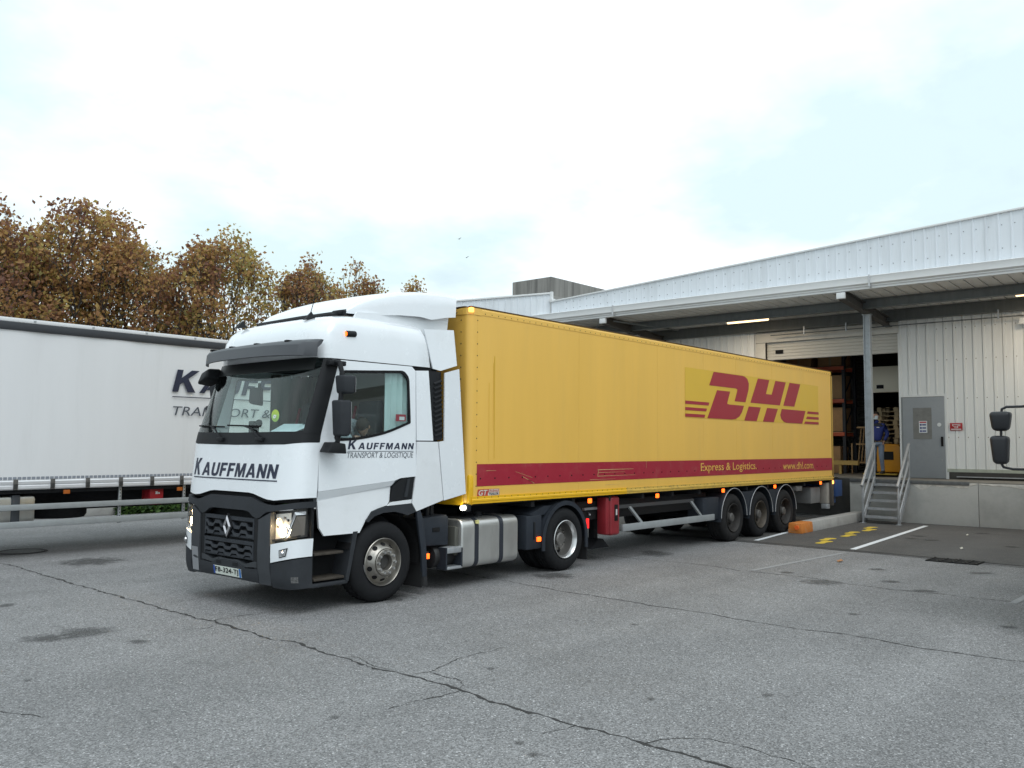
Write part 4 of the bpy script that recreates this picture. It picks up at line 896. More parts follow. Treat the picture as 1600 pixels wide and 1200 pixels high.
def fstrip(name, s0, s1, zb, zt, mat, off=0., th=.03, rows=4, n=24, par=None, smooth=35, bevel=0):
    """shell on the front surface between two edge curves zb(s), zt(s)"""
    fb = zb if callable(zb) else (lambda s: zb); ft = zt if callable(zt) else (lambda s: zt)
    ss = srange(s0, s1, n); b = B()
    out = [[front(s, lerp(fb(s), ft(s), r/rows), off) for s in ss] for r in range(rows+1)]
    inn = [[front(s, lerp(fb(s), ft(s), r/rows), off-th) for s in ss] for r in range(rows+1)]
    b.grid(out); b.grid(inn); b.grid([out[0], inn[0]]); b.grid([out[-1], inn[-1]])
    b.grid([[r[0] for r in out], [r[0] for r in inn]]); b.grid([[r[-1] for r in out], [r[-1] for r in inn]])
    bm = bmesh.new(); me = bpy.data.meshes.new('tmp'); me.from_pydata(b.v, [], b.f); bm.from_mesh(me); bmesh.ops.remove_doubles(bm, verts=bm.verts, dist=1e-4)
    bm.verts.index_update(); b2 = B().add([v.co[:] for v in bm.verts], [tuple(v.index for v in f.verts) for f in bm.faces]); bm.free(); bpy.data.meshes.remove(me)
    return TC(b2, name, mat, smooth=smooth, par=par, bevel=bevel)
def ftab(t): return lambda s: interp(t, abs(s))
def fpoly(name, pts, mat, off, par=None, th=0):
    """small flat piece laid on the front surface; pts are (s, z)"""
    b = B().add([front(s, z, off) for s, z in pts], [tuple(range(len(pts)))])
    if th:
        n = len(pts); b = B().add([front(s, z, off) for s, z in pts]+[front(s, z, off-th) for s, z in pts], [tuple(range(n)), tuple(range(2*n-1, n-1, -1))]+[(i, (i+1) % n, (i+1) % n+n, i+n) for i in range(n)])
    return TC(b, name, mat, smooth=0, par=par, recalc=bool(th))
# white front panel, cowl, windscreen
PANB = ftab([(0, 1.40), (.36, 1.40), (.60, 1.335), (.72, 1.325), (1, 1.36)])
fstrip('front_panel', -1, 1, PANB, ftab([(0, 1.975), (.8, 1.985), (1, 2.01)]), paint, 0, .03, 6, 40)
fstrip('cowl', -1, 1, ftab([(0, 1.98), (.8, 1.99), (1, 2.015)]), ftab([(0, 2.13), (.9, 2.14), (1, 2.16)]), plastic2, .004, .03, 2, 32)
fstrip('windscreen', -.962, .962, 2.13, 3.04, ws_glass, .0, .005, 8, 36)
for sg in (-1, 1):
    fstrip('windscreen_pillar', sg*.962, sg*1.0, 2.12, 3.04, plastic2, .006, .05, 8, 12)
fstrip('windscreen_header', -.9, .9, 2.90, 3.05, M('header_black', (.012, .014, .014), .4), .004, .02, 2, 24)
fstrip('front_bulkhead', -.98, .98, 1.30, 1.60, blackm, -.06, .02, 2, 24)
# bumper and grille surround
fstrip('grille_cavity', -.62, .62, .40, 1.36, blackm, -.12, .02, 2, 12)
BT = ftab([(0, 1.345), (.36, 1.345), (.58, 1.275), (.72, 1.265), (1, 1.315)])
BBt = ftab([(0, 1.185), (.34, 1.185), (.46, 1.10), (.5, 1.10), (.56, 1.12), (.62, 1.18), (1, 1.245)])
fstrip('grille_band', -1, 1, BBt, BT, plastic, .012, .06, 4, 48, smooth=30)
for sg in (-1, 1):
    fstrip('bumper_pillar', sg*.53, sg*.71, .33, ftab([(0, 1.10), (.53, 1.09), (.71, 1.185)]), greyplas, .016, .08, 4, 8, smooth=30)
    fstrip('grille_cheek', sg*.455, sg*.525, .50, 1.11, plastic2, .0, .06, 2, 4)
    bc = fstrip('bumper_corner', sg*.72, sg*1.0, ftab([(.72, .31), (.9, .30), (1, .315)]), ftab([(.72, .585), (1, .665)]), plastic, .012, .06, 5, 16)
    wsx = fstrip('bumper_insert', sg*.72, sg*1.0, ftab([(.72, .60), (1, .68)]), ftab([(.72, .815), (1, .885)]), paint, .012, .05, 3, 16)
    # fog lamp let into the white insert
    fl_ = fpoly('fog_lamp', [(sg*.835, .665), (sg*.905, .69), (sg*.92, .79), (sg*.83, .755)], plastic2, .018)
    fpoly('fog_reflector', [(sg*.842, .677), (sg*.90, .70), (sg*.91, .775), (sg*.838, .747)], M('fog_reflector', (.42, .43, .44), .3, .3), .021)
    p = front(sg*.872, .725, .022); TC(B().lathe([(.0, -.02), (.02, -.016), (.028, 0)], (p[0], p[1], p[2]), n=14, ax='x'), 'fog_lens', chrome)
    # headlamp: dark bowl, chrome reflectors, lit bulb, clear lens, indicator blade
    hl = empty('headlamp', (0, -1.25, 0), tc_)
    fstrip('housing', sg*.72, sg*1.0, ftab([(.72, .83), (1, .90)]), ftab([(.72, 1.175), (1, 1.235)]), M('lamp_bowl', (.06, .058, .055), .4, .2), -.075, .02, 4, 16, par=hl)
    fstrip('reflector', sg*.724, sg*.915, ftab([(.72, .86), (.9, .895)]), ftab([(.72, 1.16), (.9, 1.185)]), M('lamp_reflector', (.85, .82, .76), .25, .4), -.055, .01, 6, 10, par=hl)
    fstrip('lens', sg*.72, sg*1.0, ftab([(.72, .835), (1, .905)]), ftab([(.72, 1.17), (1, 1.23)]), lens_glass, .008, .004, 4, 16, par=hl)
    fpoly('blade', [(sg*.955, 1.20), (sg*.998, 1.205), (sg*.998, 1.17), (sg*.965, 1.165), (sg*.90, .90), (sg*.885, .90)], chrome, -.004, hl)
    fpoly('indicator', [(sg*.97, 1.15), (sg*.998, 1.15), (sg*.998, .93), (sg*.915, .915)], M('indicator_smoke', (.16, .14, .12), .3), -.008, hl)
    fpoly('trim', [(sg*.725, .845), (sg*.99, .915), (sg*.99, .935), (sg*.725, .868)], plastic2, .0, hl)
    for sx, zz, rr, mt in ((.835, .965, .062, warm_on), (.79, 1.075, .05, M('lamp_reflector'))):
        p = Vector(front(sg*sx, zz, -.03)); q = Vector(front(sg*sx, zz, -.075))
        B().cyl(q, p, rr*.6, rr, n=18, cap=False).obj('projector', M('lamp_reflector'), hl)
        if mt is warm_on:
            n_ = (p-q).normalized(); B().cyl(q+n_*.02, q+n_*.03, rr*.72, n=18).obj('bulb', warm_on, hl)
    for sx, zz in ((.75, 1.10), (.76, 1.02), (.87, 1.10), (.84, 1.125)):
        p = Vector(front(sg*sx, zz, -.06)); B().box(p.x-.01, p.x+.01, p.y-.03, p.y+.03, p.z-.015, p.z+.015).obj('facet', chrome, hl)
    p_ = front(sg*.80, 1.0, -.02); gl_ = bpy.data.lights.new('headlight_glow', 'POINT'); gl_.energy = 4.5; gl_.color = (1, .72, .38); gl_.shadow_soft_size = .03
    go_ = bpy.data.objects.new('headlight_glow', gl_); COL.objects.link(go_); go_.parent = hl; go_.location = p_
    # headlight lamp itself
    ld = bpy.data.lights.new('headlight', 'SPOT'); ld.energy = 16; ld.spot_size = R(80); ld.spot_blend = .6; ld.color = (1, .8, .5); ld.shadow_soft_size = .05
    lo = bpy.data.objects.new('headlight', ld); COL.objects.link(lo); lo.parent = hl; p = front(sg*.835, .965, .03); lo.location = p; lo.rotation_euler = (0, R(82), R(180))
fpoly('reflector_plate', [(.555, .36), (.685, .36), (.685, .66), (.555, .66)], M('plate_grey', (.30, .31, .33), .4, .3), .022, th=.004)
fstrip('scuff', -.985, -.945, .385, .455, M('scuff_grey', (.10, .10, .10), .85, var=.8, vs=40), .0135, .002, 2, 6)
# lower bumper centre with number plate
LB = ftab([(0, .60), (.16, .60), (.28, .55), (.46, .575), (.53, .585)])
fstrip('bumper_centre', -.53, .53, ftab([(0, .345), (.53, .335)]), ftab([(0, .55), (.18, .55), (.30, .49), (.53, .50)]), plastic, .014, .08, 4, 24, smooth=30)
fstrip('bumper_lip', -.50, .50, ftab([(0, .53), (.18, .535), (.30, .50), (.5, .52)]), ftab([(0, .565), (.18, .575), (.30, .535), (.45, .585), (.5, .585)]), greyplas, .0, .14, 2, 24, smooth=30)
for a in (-.2, .1):
    for k in range(4): fpoly('bumper_vent', [(a, .497+k*.011), (a+.1, .497+k*.011), (a+.1, .503+k*.011), (a, .503+k*.011)], blackm, .0155)
pl_ = fpoly('number_plate', [(-.255, .365), (.245, .365), (.245, .470), (-.255, .470)], M('plate_white', (.66, .70, .64), .4), .022, th=.006)
fpoly('plate_band', [(.215, .365), (.245, .365), (.245, .470), (.215, .470)], M('plate_blue', (.02, .07, .33), .4), .0235)
fpoly('plate_band', [(-.255, .365), (-.220, .365), (-.220, .470), (-.255, .470)], M('plate_blue2', (.05, .17, .45), .4), .0235)
def TT(name, s, u0, u1, v0, v1, fm, mat, **k):
    o = text(name, s, u0, u1, v0, v1, fm, mat, tc_, **k); o.location = OFF; return o
FF = lambda off: (lambda u, v: front(-u, v, off))
TT('plate_number', 'FB-324-TJ', -.205, .21, .378, .458, FF(.0245), blackm, bold=.016, spacing=1.1)
# grille: two banks of honeycomb slats
gm = M('grille_grey', (.034, .038, .045), .5, var=.12, vs=5, spec=.22)
def grille(z0, z1, n, phase):
    fr = fstrip('grille_frame', -.45, .45, z1-.045, z1, gm, .0, .05, 1, 12); fstrip('grille_frame', -.45, .45, z0, z0+.03, gm, -.01, .05, 1, 12)
    for sg in (-1, 1): fstrip('grille_frame', sg*.425, sg*.45, z0, z1, gm, .0, .05, 2, 2)
    h = (z1-.05-z0-.02)/2
    for r in range(2):
        zb = z0+.02+r*h; pts = []; k = 0; s = -.43
        seq = [0, 0, 1, 1]; step = (.075, .055, .075, .055)
        j = phase; zz = []
        while s < .43:
            zz.append((s, zb+(.012 if seq[j % 4] == 0 else h*.62))); s += (.085 if seq[j % 4] == seq[(j+1) % 4] else .034); j += 1
        zz.append((.43, zz[-1][1]))
        w = .020
        outer = [front(a, b_+w, -.002) for a, b_ in zz]; low = [front(a, b_-w, .004) for a, b_ in zz]; back = [front(a, b_-w*1.2, -.07) for a, b_ in zz]; back2 = [front(a, b_+w*.4, -.07) for a, b_ in zz]
        TC(B().grid([back2, outer, low, back]), 'grille_slat', gm, smooth=0, recalc=False)
grille(.845, 1.095, 10, 0); grille(.595, .815, 10, 1)
fstrip('grille_mesh', -.44, .44, .60, 1.08, M('mesh_black', (.010, .0105, .012), .7), -.075, .01, 2, 10)
# diamond badge
bd = empty('badge', (0, -1.25, 0), tc_)
def diamond(w, h, z=.972, hole=None):
    o = [(0, z+h), (-w, z), (0, z-h), (w, z)]
    return o
fpoly('badge_base', diamond(.092, .155), plastic2, .022, bd, th=.03)
def ring_d(w, h, w2, h2, o1, o2):
    A = [front(s, z, o1) for s, z in diamond(w, h)]; C_ = [front(s, z, o1) for s, z in diamond(w2, h2)]; mid = [front((a[0]+c[0])/2, (a[1]+c[1])/2, o2) for a, c in zip(diamond(w, h), diamond(w2, h2))]
    return B().grid([A+[A[0]], mid+[mid[0]], C_+[C_[0]]])
ring_d(.070, .135, .030, .062, .026, .040).obj('badge_diamond', M('badge_chrome', (.55, .55, .57), .25, .9), bd, smooth=0)
# lettering on the front panel
for o in haulier('K', -.80, -.62, 1.58, 1.80, FF(.004), navy, tc_)+haulier('AUFFMANN', -.605, .755, 1.58, 1.75, FF(.004), navy, tc_): o.location = OFF
fstrip('lettering_rule', -.74, .79, 1.545, 1.560, navy, .004, .003, 1, 24)
# wipers
for s0, s1, s2, nm in ((.30, .86, .55, 0), (-.42, .22, -.1, 1)):
    p0 = front(s0-.02, 2.06, .03); p1 = front((s0+s2)/2, 2.18, .04); p2 = front(s2, 2.215, .03); p3 = front(s1, 2.225, .02); 
    TC(B().tube([p0, p1, p2], .012, 6), 'wiper_arm', plastic2); TC(B().tube([front(lerp(s2-.3 if nm else s2-.28, s1, t), 2.205+.02*t, .022) for t in [i/8 for i in range(9)]], .010, 6), 'wiper_blade', blackm); TC(B().box(p0[0]-.02, p0[0]+.03, p0[1]-.07, p0[1]+.07, 2.02, 2.07), 'wiper_base', plastic2, .01)
# roof shell
LV = [(3.045, -1.02, .056, .855), (3.2, -1.03, .060, .83), (3.36, -1.0, .068, .80), (3.47, -.94, .082, .77), (3.55, -.85, .115, .735), (3.61, -.70, .20, .69), (3.65, -.45, .42, .6), (3.665, -.1, .75, .5)]
def roofloop(xf, ins, xr, z):
    h = HW-ins; d = .32+max(0, ins-.07)*.6; lp = []
    for s in srange(-1, 1, 36):
        a = abs(s); c = (1-a**NEXP)**(1/NEXP) if a < 1 else 0
        lp.append((xf+d*(1-c), 1.25+s*h, z))
    k = .06
    for t in range(7): lp.append((lerp(xf+d, xr-k, (t+1)/7), 1.25+h, z))
    lp += [(xr-k*.3, 1.25+h-k*.3, z), (xr, 1.25+h-k, z)]+[(xr, 1.25+lerp(h-k, -h+k, (t+1)/8), z) for t in range(8)]+[(xr-k*.3, 1.25-h+k*.3, z)]
    for t in range(7): lp.append((lerp(xr-k, xf+d, t/7), 1.25-h, z))
    return lp
rows = [roofloop(xf, i_, xr, z) for z, xf, i_, xr in LV]
b = B().grid(rows, closed=True); n = len(rows[0]); b.add(rows[-1], [tuple(range(n))]); TC(b, 'cab_roof', paint, smooth=50)
# sun visor
def visor():
    prof = [(3.27, -1.04, .06), (3.275, -1.12, .12), (3.235, -1.28, .26), (3.20, -1.325, .30), (3.07, -1.365, .355), (3.06, -1.355, .345), (3.17, -1.29, .27), (3.22, -1.1, .1)]
    rows = []
    for z, xf, d in prof:
        r = []
        for s in srange(-.985, .985, 40):
            a = abs(s); c = (1-a**2.4)**(1/2.4); r.append((xf+d*1.05*(1-c), 1.25+s*1.25, z-.02*a**3))
        rows.append(r)
    rows.append(rows[0]); b = B().grid(rows)
    for k in (0, -1): b.add([r[k] for r in rows[:-1]], [tuple(range(len(rows)-1))])
    return b
vz = TC(visor(), 'sun_visor', M('visor_grey', (.060, .064, .072), .5, var=.08, vs=4), smooth=30)
for s in (-.62, -.12, .35, .8):
    a = abs(s); c = (1-a**2.4)**(1/2.4); x = -1.2+.2*(1-c); y = 1.25+s*1.25
    B().box(x-.05, x+.03, y-.035, y+.035, 3.236, 3.262).obj('visor_hole', blackm, vz, bevel=.008)
# roof deflector
def deflector():
    st = [(-.46, 3.665, 3.70, .97, .02), (-.30, 3.665, 3.82, 1.0, .05), (-.02, 3.68, 3.94, 1.04, .07), (.35, 3.72, 4.035, 1.09, .07), (.68, 3.735, 4.085, 1.13, .07), (.88, 3.715, 4.10, 1.14, .07), (1.16, 3.775, 4.115, 1.15, .07), (1.36, 3.80, 4.115, 1.15, .07)]
    rows = []
    for i, (x, zb, zt, h, r) in enumerate(st):
        rr = []
        for k in range(25):
            u = -1+2*k/24; a = abs(u)
            if a > .86: t = (1-a)/.14; y = h-(0 if t < .5 else (t-.5)*.02); z = lerp(zb, zt-r, t); y = h
            elif a > .70: t = (.86-a)/.16; y = h-r*(1-math.cos(t*math.pi/2)); z = zt-r+r*math.sin(t*math.pi/2)
            else: y = (h-r)*a/.70; z = zt+.04*(1-(a/.7)**2)*min(1, i/2)
            rr.append((x-(.06*(zt-z) if i == 7 else 0), 1.25+math.copysign(y, u), z))
        rows.append(rr)
    return B().grid(rows)
TC(deflector(), 'roof_deflector', paint, smooth=45, recalc=True, solid=.012)
for ya in (.20, 2.27): TC(B().prism([(-.40, 3.60), (.3, 3.60), (.6, 3.56), (.8, 3.48), (1.26, 3.50), (1.30, 3.82), (.9, 3.76), (.3, 3.74), (-.35, 3.68)], 'y', ya, ya+.03), 'deflector_skirt', paint)
TC(B().box(.9, 1.15, .25, 2.25, 3.5, 3.75), 'deflector_strut', chass)
TC(B().tube([(-.47+.0*(1-abs(t)), 1.25+.97*t, 3.668+.01*(1-abs(t))) for t in [-1+i/8 for i in range(17)]], .035, 8), 'deflector_trim', plastic2)
TC(B().prism([(-.60, 3.65), (-.2, 3.66), (-.05, 3.69), (-.2, 3.745), (-.42, 3.725), (-.58, 3.69)], 'y', .30, .42), 'air_horn', plastic2, .015)
for x, y in ((-.80, .62), (-.86, 2.1)):
    zz = 3.56 if y < 1 else 3.565
    TC(B().add([(x-.06, y-.03, zz), (x+.10, y-.03, zz+.03), (x+.10, y+.03, zz+.03), (x-.06, y+.03, zz), (x+.05, y-.008, zz+.12), (x+.05, y+.008, zz+.12)], [(0, 1, 4), (1, 2, 5, 4), (2, 3, 5), (3, 0, 4, 5), (0, 3, 2, 1)]), 'antenna', plastic2)
TC(B().tube([(-.76, .62, 3.66), (-.70, .62, 3.86)], .005, 5), 'antenna_mast', blackm)
# cab sides
SY = lambda x, z: inset(z)
for flip in (False, True):
    Fp = flip
    f2 = (lambda y: 2.5-y) if flip else (lambda y: y)
    win = rounded([(-.69, 2.90), (.33, 2.965), (.42, 2.88), (.44, 2.28), (.02, 2.13), (-.45, 2.05), (-.80, 2.035)], [.06, .10, .08, .02, .2, .2, .06])
    door = TP('door', [(-1.035, 1.43), (.17, 1.53), (.27, 1.56), (.535, 1.575), (.545, 2.98), (.48, 3.035), (-.70, 3.03), (-.75, 2.99), (-.90, 2.56), (-1.03, 1.99)], [win], SY, .04, paint, Fp)
    TP('crease_band', [(-1.035, 1.428), (.17, 1.528), (.13, 1.465), (-1.02, 1.32)], [], lambda x, z: .045*(lerp(1.43, 1.53, (x+1.03)/1.2)-z)/.10, .02, paint, Fp, par=None)
    TP('door_lower', [(-1.02, 1.318), (.13, 1.462), (.105, 1.27), (.06, 1.215), (-.10, 1.18), (-.20, 1.15), (-.28, 1.06), (-.39, .90), (-.93, .90), (-1.0, 1.0)], [], lambda x, z: .045-.03*(1.4-z)/.5, .03, paint_d, Fp)
    gask = [(x*1.0, z) for x, z in win]
    TP('window_gasket', [(lerp(-.15, x, 1.012), lerp(2.5, z, 1.012)) for x, z in win], [[(lerp(-.15, x, .955), lerp(2.5, z, .935)) for x, z in win]], lambda x, z: inset(z)-.006, .02, blackm, Fp)
    TP('side_window', [(lerp(-.15, x, .985), lerp(2.5, z, .985)) for x, z in win], [], lambda x, z: inset(z)+.012, .004, side_glass, Fp)
    TP('pillar_seal', [(-1.05, 1.95), (-1.035, 1.95), (-.93, 2.54), (-.745, 3.03), (-.79, 3.03), (-.96, 2.54)], [], lambda x, z: inset(z)+.012, .02, blackm, Fp)
    TP('handle_recess', [(.11, 1.26), (.14, 1.46), (.29, 1.55), (.515, 1.57), (.475, 1.28)], [], lambda x, z: .012, .03, plastic2, Fp)
    TC(B().hexa([(.33, f2(-.005), 1.31), (.38, f2(-.005), 1.31), (.38, f2(.02), 1.31), (.33, f2(.02), 1.31), (.385, f2(-.005), 1.54), (.43, f2(-.005), 1.545), (.43, f2(.02), 1.545), (.385, f2(.02), 1.54)]), 'door_handle', plastic)
    TP('side_sill', [(.06, 1.21), (.12, 1.255), (.475, 1.275), (.46, 1.225)], [], lambda x, z: .01, .03, paint_d, Fp)
    TP('arch_trim', [(-.30, 1.04), (-.20, 1.145), (-.10, 1.175), (.06, 1.205), (.46, 1.222), (.545, 1.11), (.40, 1.07), (.31, 1.10), (.18, 1.13), (-.02, 1.125), (-.16, 1.09), (-.26, 1.02)], [], lambda x, z: .005, .25, plastic, Fp)
    # panels behind the door
    TP('rear_panel', [(.555, 2.05), (.86, 2.05), (.785, 3.0), (.555, 2.985)], [], SY, .03, paint, Fp)
    TP('panel_gap', [(.54, 2.985), (.84, 2.99), (.85, 3.06), (.54, 3.05)], [], lambda x, z: inset(z)+.02, .02, blackm, Fp)
    TP('lower_rear_panel', [(.55, 2.035), (.935, 2.035), (1.045, 1.24), (.555, 1.115), (.475, 1.225), (.53, 1.57)], [], lambda x, z: .004, .03, paint_d, Fp)
    TP('louvre_panel', [(.79, 3.0), (1.035, 3.0), (1.05, 2.10), (1.03, 2.06), (.87, 2.06)], [], lambda x, z: inset(z)+.015, .03, plastic2, Fp)
    for k in range(12):
        z = 2.12+k*.065
        TC(B().hexa([(.89, f2(inset(z)+.012), z), (1.03, f2(inset(z)+.012), z+.05), (1.03, f2(inset(z)-.012), z+.03), (.89, f2(inset(z)-.012), z-.02), (.89, f2(inset(z)+.012), z+.012), (1.03, f2(inset(z)+.012), z+.062), (1.03, f2(inset(z)-.012), z+.042), (.89, f2(inset(z)-.012), z-.008)]), 'louvre_slat', plastic2)
    TP('side_fairing', [(1.05, 2.985), (1.335, 3.06), (1.50, 1.31), (1.06, 1.235), (.95, 2.035), (1.055, 2.05)], [], lambda x, z: .002+.02*(x-1), .02, paint, Fp)
    TP('upper_fairing', [(.715, 3.565), (1.29, 3.61), (1.345, 3.11), (1.02, 3.015), (.875, 3.035), (.80, 3.3)], [], lambda x, z: inset(z)+.006, .02, paint, Fp)
    TP('fairing_backing', [(.56, 1.25), (1.0, 1.3), (1.0, 3.02), (.95, 3.5), (.70, 3.5), (.60, 2.9)], [], lambda x, z: inset(z)+.06, .02, plastic2, Fp)
    # steps below the door
    stp = empty('cab_steps', (0, -1.25, 0), tc_)
    B().box(-1.09, -.42, f2(.30)-.01, f2(.30)+.01, .32, .92).obj('back_plate', blackm, stp)
    for z in (.40, .70):
        ya, yb = sorted((f2(.03), f2(.30))); B().box(-1.05, -.60 if z < .5 else -.62, ya, yb, z-.03, z).obj('tread', M('tread_worn', (.06, .05, .04), .7, .3, var=.4, vs=12), stp, bevel=.006)
    ya, yb = sorted((f2(.01), f2(.30)))
    B().prism([(-.60, .33), (-.55, .33), (-.42, .92), (-.49, .92)], 'y', ya, yb).obj('side_cheek', plastic, stp); B().box(-1.09, -.56, ya, yb, .30, .345).obj('sill', plastic, stp, bevel=.01)
    B().box(-1.12, -1.085, ya, yb, .32, 1.25).obj('side_cheek', plastic2, stp)
    # mudguard of the front wheel
    ya, yb = sorted((f2(.02), f2(.40)))
    ring = [(.02+.60*math.cos(t), .52+.60*math.sin(t)) for t in [math.pi*(-.05+.95*k/14) for k in range(15)]]
    TC(B().grid([[(x, ya, z) for x, z in ring], [(x, yb, z) for x, z in ring]]), 'wheel_well', blackm, recalc=False)
    TC(B().prism([(.57, 1.10), (.63, 1.13), (.70, .97), (.76, .55), (.77, .24), (.69, .24), (.66, .6), (.60, .92)], 'y', *sorted((f2(.01), f2(.05)))), 'mudguard', fend, .006)
    TC(B().box(.685, .70, *sorted((f2(.02), f2(.42))), .10, 1.0), 'mud_flap', M('flap_black'))
    TC(B().box(.70, .775, *sorted((f2(.008), f2(.03))), .12, .24), 'mud_flap', M('flap_black'))
    # drive wheel mudguard
    ring = [(3.81+.60*math.cos(t), .50+.615*math.sin(t)) for t in [math.pi*k/18 for k in range(19)]]
    ri = [(3.81+.53*math.cos(t), .50+.545*math.sin(t)) for t in [math.pi*k/18 for k in range(19)]]
    TC(B().prism([(3.81+.60, .33)]+ring+[(3.81-.60, .36), (3.81-.53, .36)]+ri[::-1]+[(3.81+.53, .33)], 'y', *sorted((f2(.0), f2(.02)))), 'mudguard_edge', fend, smooth=25)
    TC(B().grid([[(x, f2(.01), z) for x, z in ring], [(x, f2(.62), z) for x, z in ring]]), 'mudguard', fend, recalc=False)
    TC(B().box(2.86, 3.24, *sorted((f2(.03), f2(.60))), .40, .92), 'mudguard_box', fend, .03)
    TC(B().prism([(3.2, .90), (3.32, .92), (3.50, 1.05), (3.3, 1.05), (2.95, .93)], 'y', *sorted((f2(.05), f2(.6)))), 'mudguard_bridge', fend)
    TC(B().box(3.02, 3.06, *sorted((f2(.015), f2(.03))), .55, .82), 'clip', plastic2, .006)
    TC(B().box(4.40, 4.42, *sorted((f2(.02), f2(.60))), .12, .50), 'mud_flap', M('flap_black'))
    TC(B().box(4.415, 4.44, *sorted((f2(-.002), f2(.05))), .63, .79), 'tail_lamp', red_on, .01)
    wheel(tc_, (0, f2(.025)-1.25, .505), 'steer', -1 if flip else 1, .505, .31)
    wheel(tc_, (3.81, f2(.02)-1.25, .50), 'drive', -1 if flip else 1, .5, .30)
    B().lathe(tyre_prof(.5, .292, .30), n=32).obj('inner_tyre', rubber, tc_).location = (3.81, f2(.02)-1.25+(.34 if not flip else -.64), .5)
    # mirrors
    sgm = -1 if not flip else 1
    mr = empty('mirror', (0, f2(0)-1.25, 0), tc_); mr.scale = (1, 1 if not flip else -1, 1)
    def hous(x0, x1, y0, y1, z0, z1): 
        return B().hexa([(x0+.05, y0+.03, z0), (x1, y0+.02, z0), (x1, y1, z0), (x0+.05, y1-.03, z0), (x0+.02, y0+.03, z1), (x1, y0, z1), (x1, y1, z1), (x0+.02, y1-.03, z1)])
    hous(-.98, -.80, -.31, -.07, 2.09, 2.52).obj('housing', plastic, mr, bevel=.03, seg=3); hous(-.93, -.74, -.31, -.06, 2.60, 2.82).obj('housing', plastic, mr, bevel=.03, seg=3)
    B().box(-.80, -.796, -.29, -.09, 2.12, 2.50).obj('glass', chrome, mr); B().box(-.74, -.736, -.29, -.08, 2.62, 2.80).obj('glass', chrome, mr)
    B().tube([(-.84, .03, 3.0), (-.84, -.10, 2.98), (-.85, -.16, 2.86), (-.87, -.17, 2.3), (-.90, -.17, 2.02), (-.92, -.10, 1.97), (-.9, .03, 1.97)], .03, 8).obj('arm', plastic2, mr)
    B().box(-.93, -.68, -.03, .05, 2.95, 3.01).obj('arm_foot', plastic2, mr, bevel=.012); B().prism([(-1.05, 1.90), (-.78, 1.88), (-.80, 2.0), (-.98, 2.02)], 'y', -.2, -.01).obj('arm_foot', plastic2, mr, bevel=.012)
    # roof side lamp
    ml = empty('side_lamp', (0, -1.25, 0), tc_); ys_ = f2(.075)
    B().cyl((-.62, ys_, 3.365), (-.47, ys_, 3.375), .04, n=14).obj('lamp_body', plastic2, ml, bevel=.01)
    B().cyl((-.635, ys_-(.005 if not flip else -.005), 3.365), (-.615, ys_, 3.365), .03, n=14).obj('lamp_lens', orange_on, ml)
    # door lettering
    FD = (lambda u, v: (u, inset(v)-.003, v)) if not flip else (lambda u, v: (-.1-u, 2.5-inset(v)+.003, v))
    for o in haulier('K', -.60, -.45, 1.932, 2.045, FD, navy, tc_)+haulier('AUFFMANN', -.44, .505, 1.932, 2.015, FD, navy, tc_, gap=.24): o.location = OFF
    TC(B().box(*sorted((-.605 if not flip else -.60, .49 if not flip else .505)), *sorted((FD(0, 1.91)[1], FD(0, 1.91)[1]-(.002 if not flip else -.002))), 1.905, 1.911), 'lettering_rule', navy, smooth=0)
    TT('lettering', 'TRANSPORT & LOGISTIQUE', -.61, .49, 1.825, 1.893, FD, navy_t, shear=.2, keep='H')
# sticker in the driver's window, stickers on the windscreen
TC(B().box(.21, .385, .055, .057, 2.30, 2.39), 'window_sticker', M('sticker_red', (.40, .03, .05), .5), smooth=0); TC(B().box(.27, .36, .052, .054, 2.315, 2.36), 'window_sticker_mark', wt, smooth=0)
p = Vector(front(-.55, 2.335, -.012)); q = Vector(front(-.55, 2.335, -.008))
TC(B().cyl(p, q, .075, n=28), 'windscreen_sticker', M('sticker_green', (.45, .60, .10), .5)); TT('sticker_number', '6', .525, .575, 2.30, 2.375, FF(-.004), wt, bold=.03)
# chassis, cab floor and interior
TC(B().box(-1.2, 4.6, .78, .87, .62, .92).box(-1.2, 4.6, 1.63, 1.72, .62, .92), 'chassis_beam', chass)
TC(B().box(-.9, .8, .5, 2.0, .45, 1.05), 'engine', chass, .05); TC(B().cyl((0, .35, .5), (0, 2.15, .5), .07).cyl((3.81, .35, .5), (3.81, 2.15, .5), .11), 'axle', chass)
TC(B().box(.9, 2.6, .9, 1.6, .5, .9).box(2.2, 4.4, .8, 1.7, .92, 1.02), 'gearbox', chass); TC(B().prism([(3.0, 1.02), (4.3, 1.02), (4.2, 1.13), (3.1, 1.13)], 'y', .75, 1.75), 'fifth_wheel', chass)
intd = M('cab_interior_grey', (.055, .06, .065), .8); intb = M('cab_interior_beige', (.30, .26, .20), .8); cur = M('cab_curtain', (.62, .70, .69), .8, var=.05, vs=4)
TC(B().box(-1.06, .84, .06, 2.44, 1.30, 1.36), 'cab_floor', intd); TC(B().box(.74, .77, .12, 2.38, 1.36, 3.4), 'cab_rear_wall', M('cab_rear_beige', (.20, .175, .14), .85))
TC(B().box(.1, .80, .08, 2.42, 1.9, 2.05), 'bunk', intd, .04); TC(B().box(-.3, .79, .10, 2.40, 3.02, 3.04).box(-.72, -.3, .08, 2.42, 3.03, 3.2), 'roof_locker', intd, .02)
rows = []
for z in (1.45, 2.95): rows.append([(lerp(.08, .60, i/30), .13+.03*math.sin(i*1.1), z) for i in range(31)])
TC(B().grid(rows), 'cab_curtain', cur, smooth=60)
rows = []
for z in (1.45, 3.0): rows.append([(lerp(-.15, .72, i/30), 2.38+.03*math.sin(i*1.1), z) for i in range(31)])
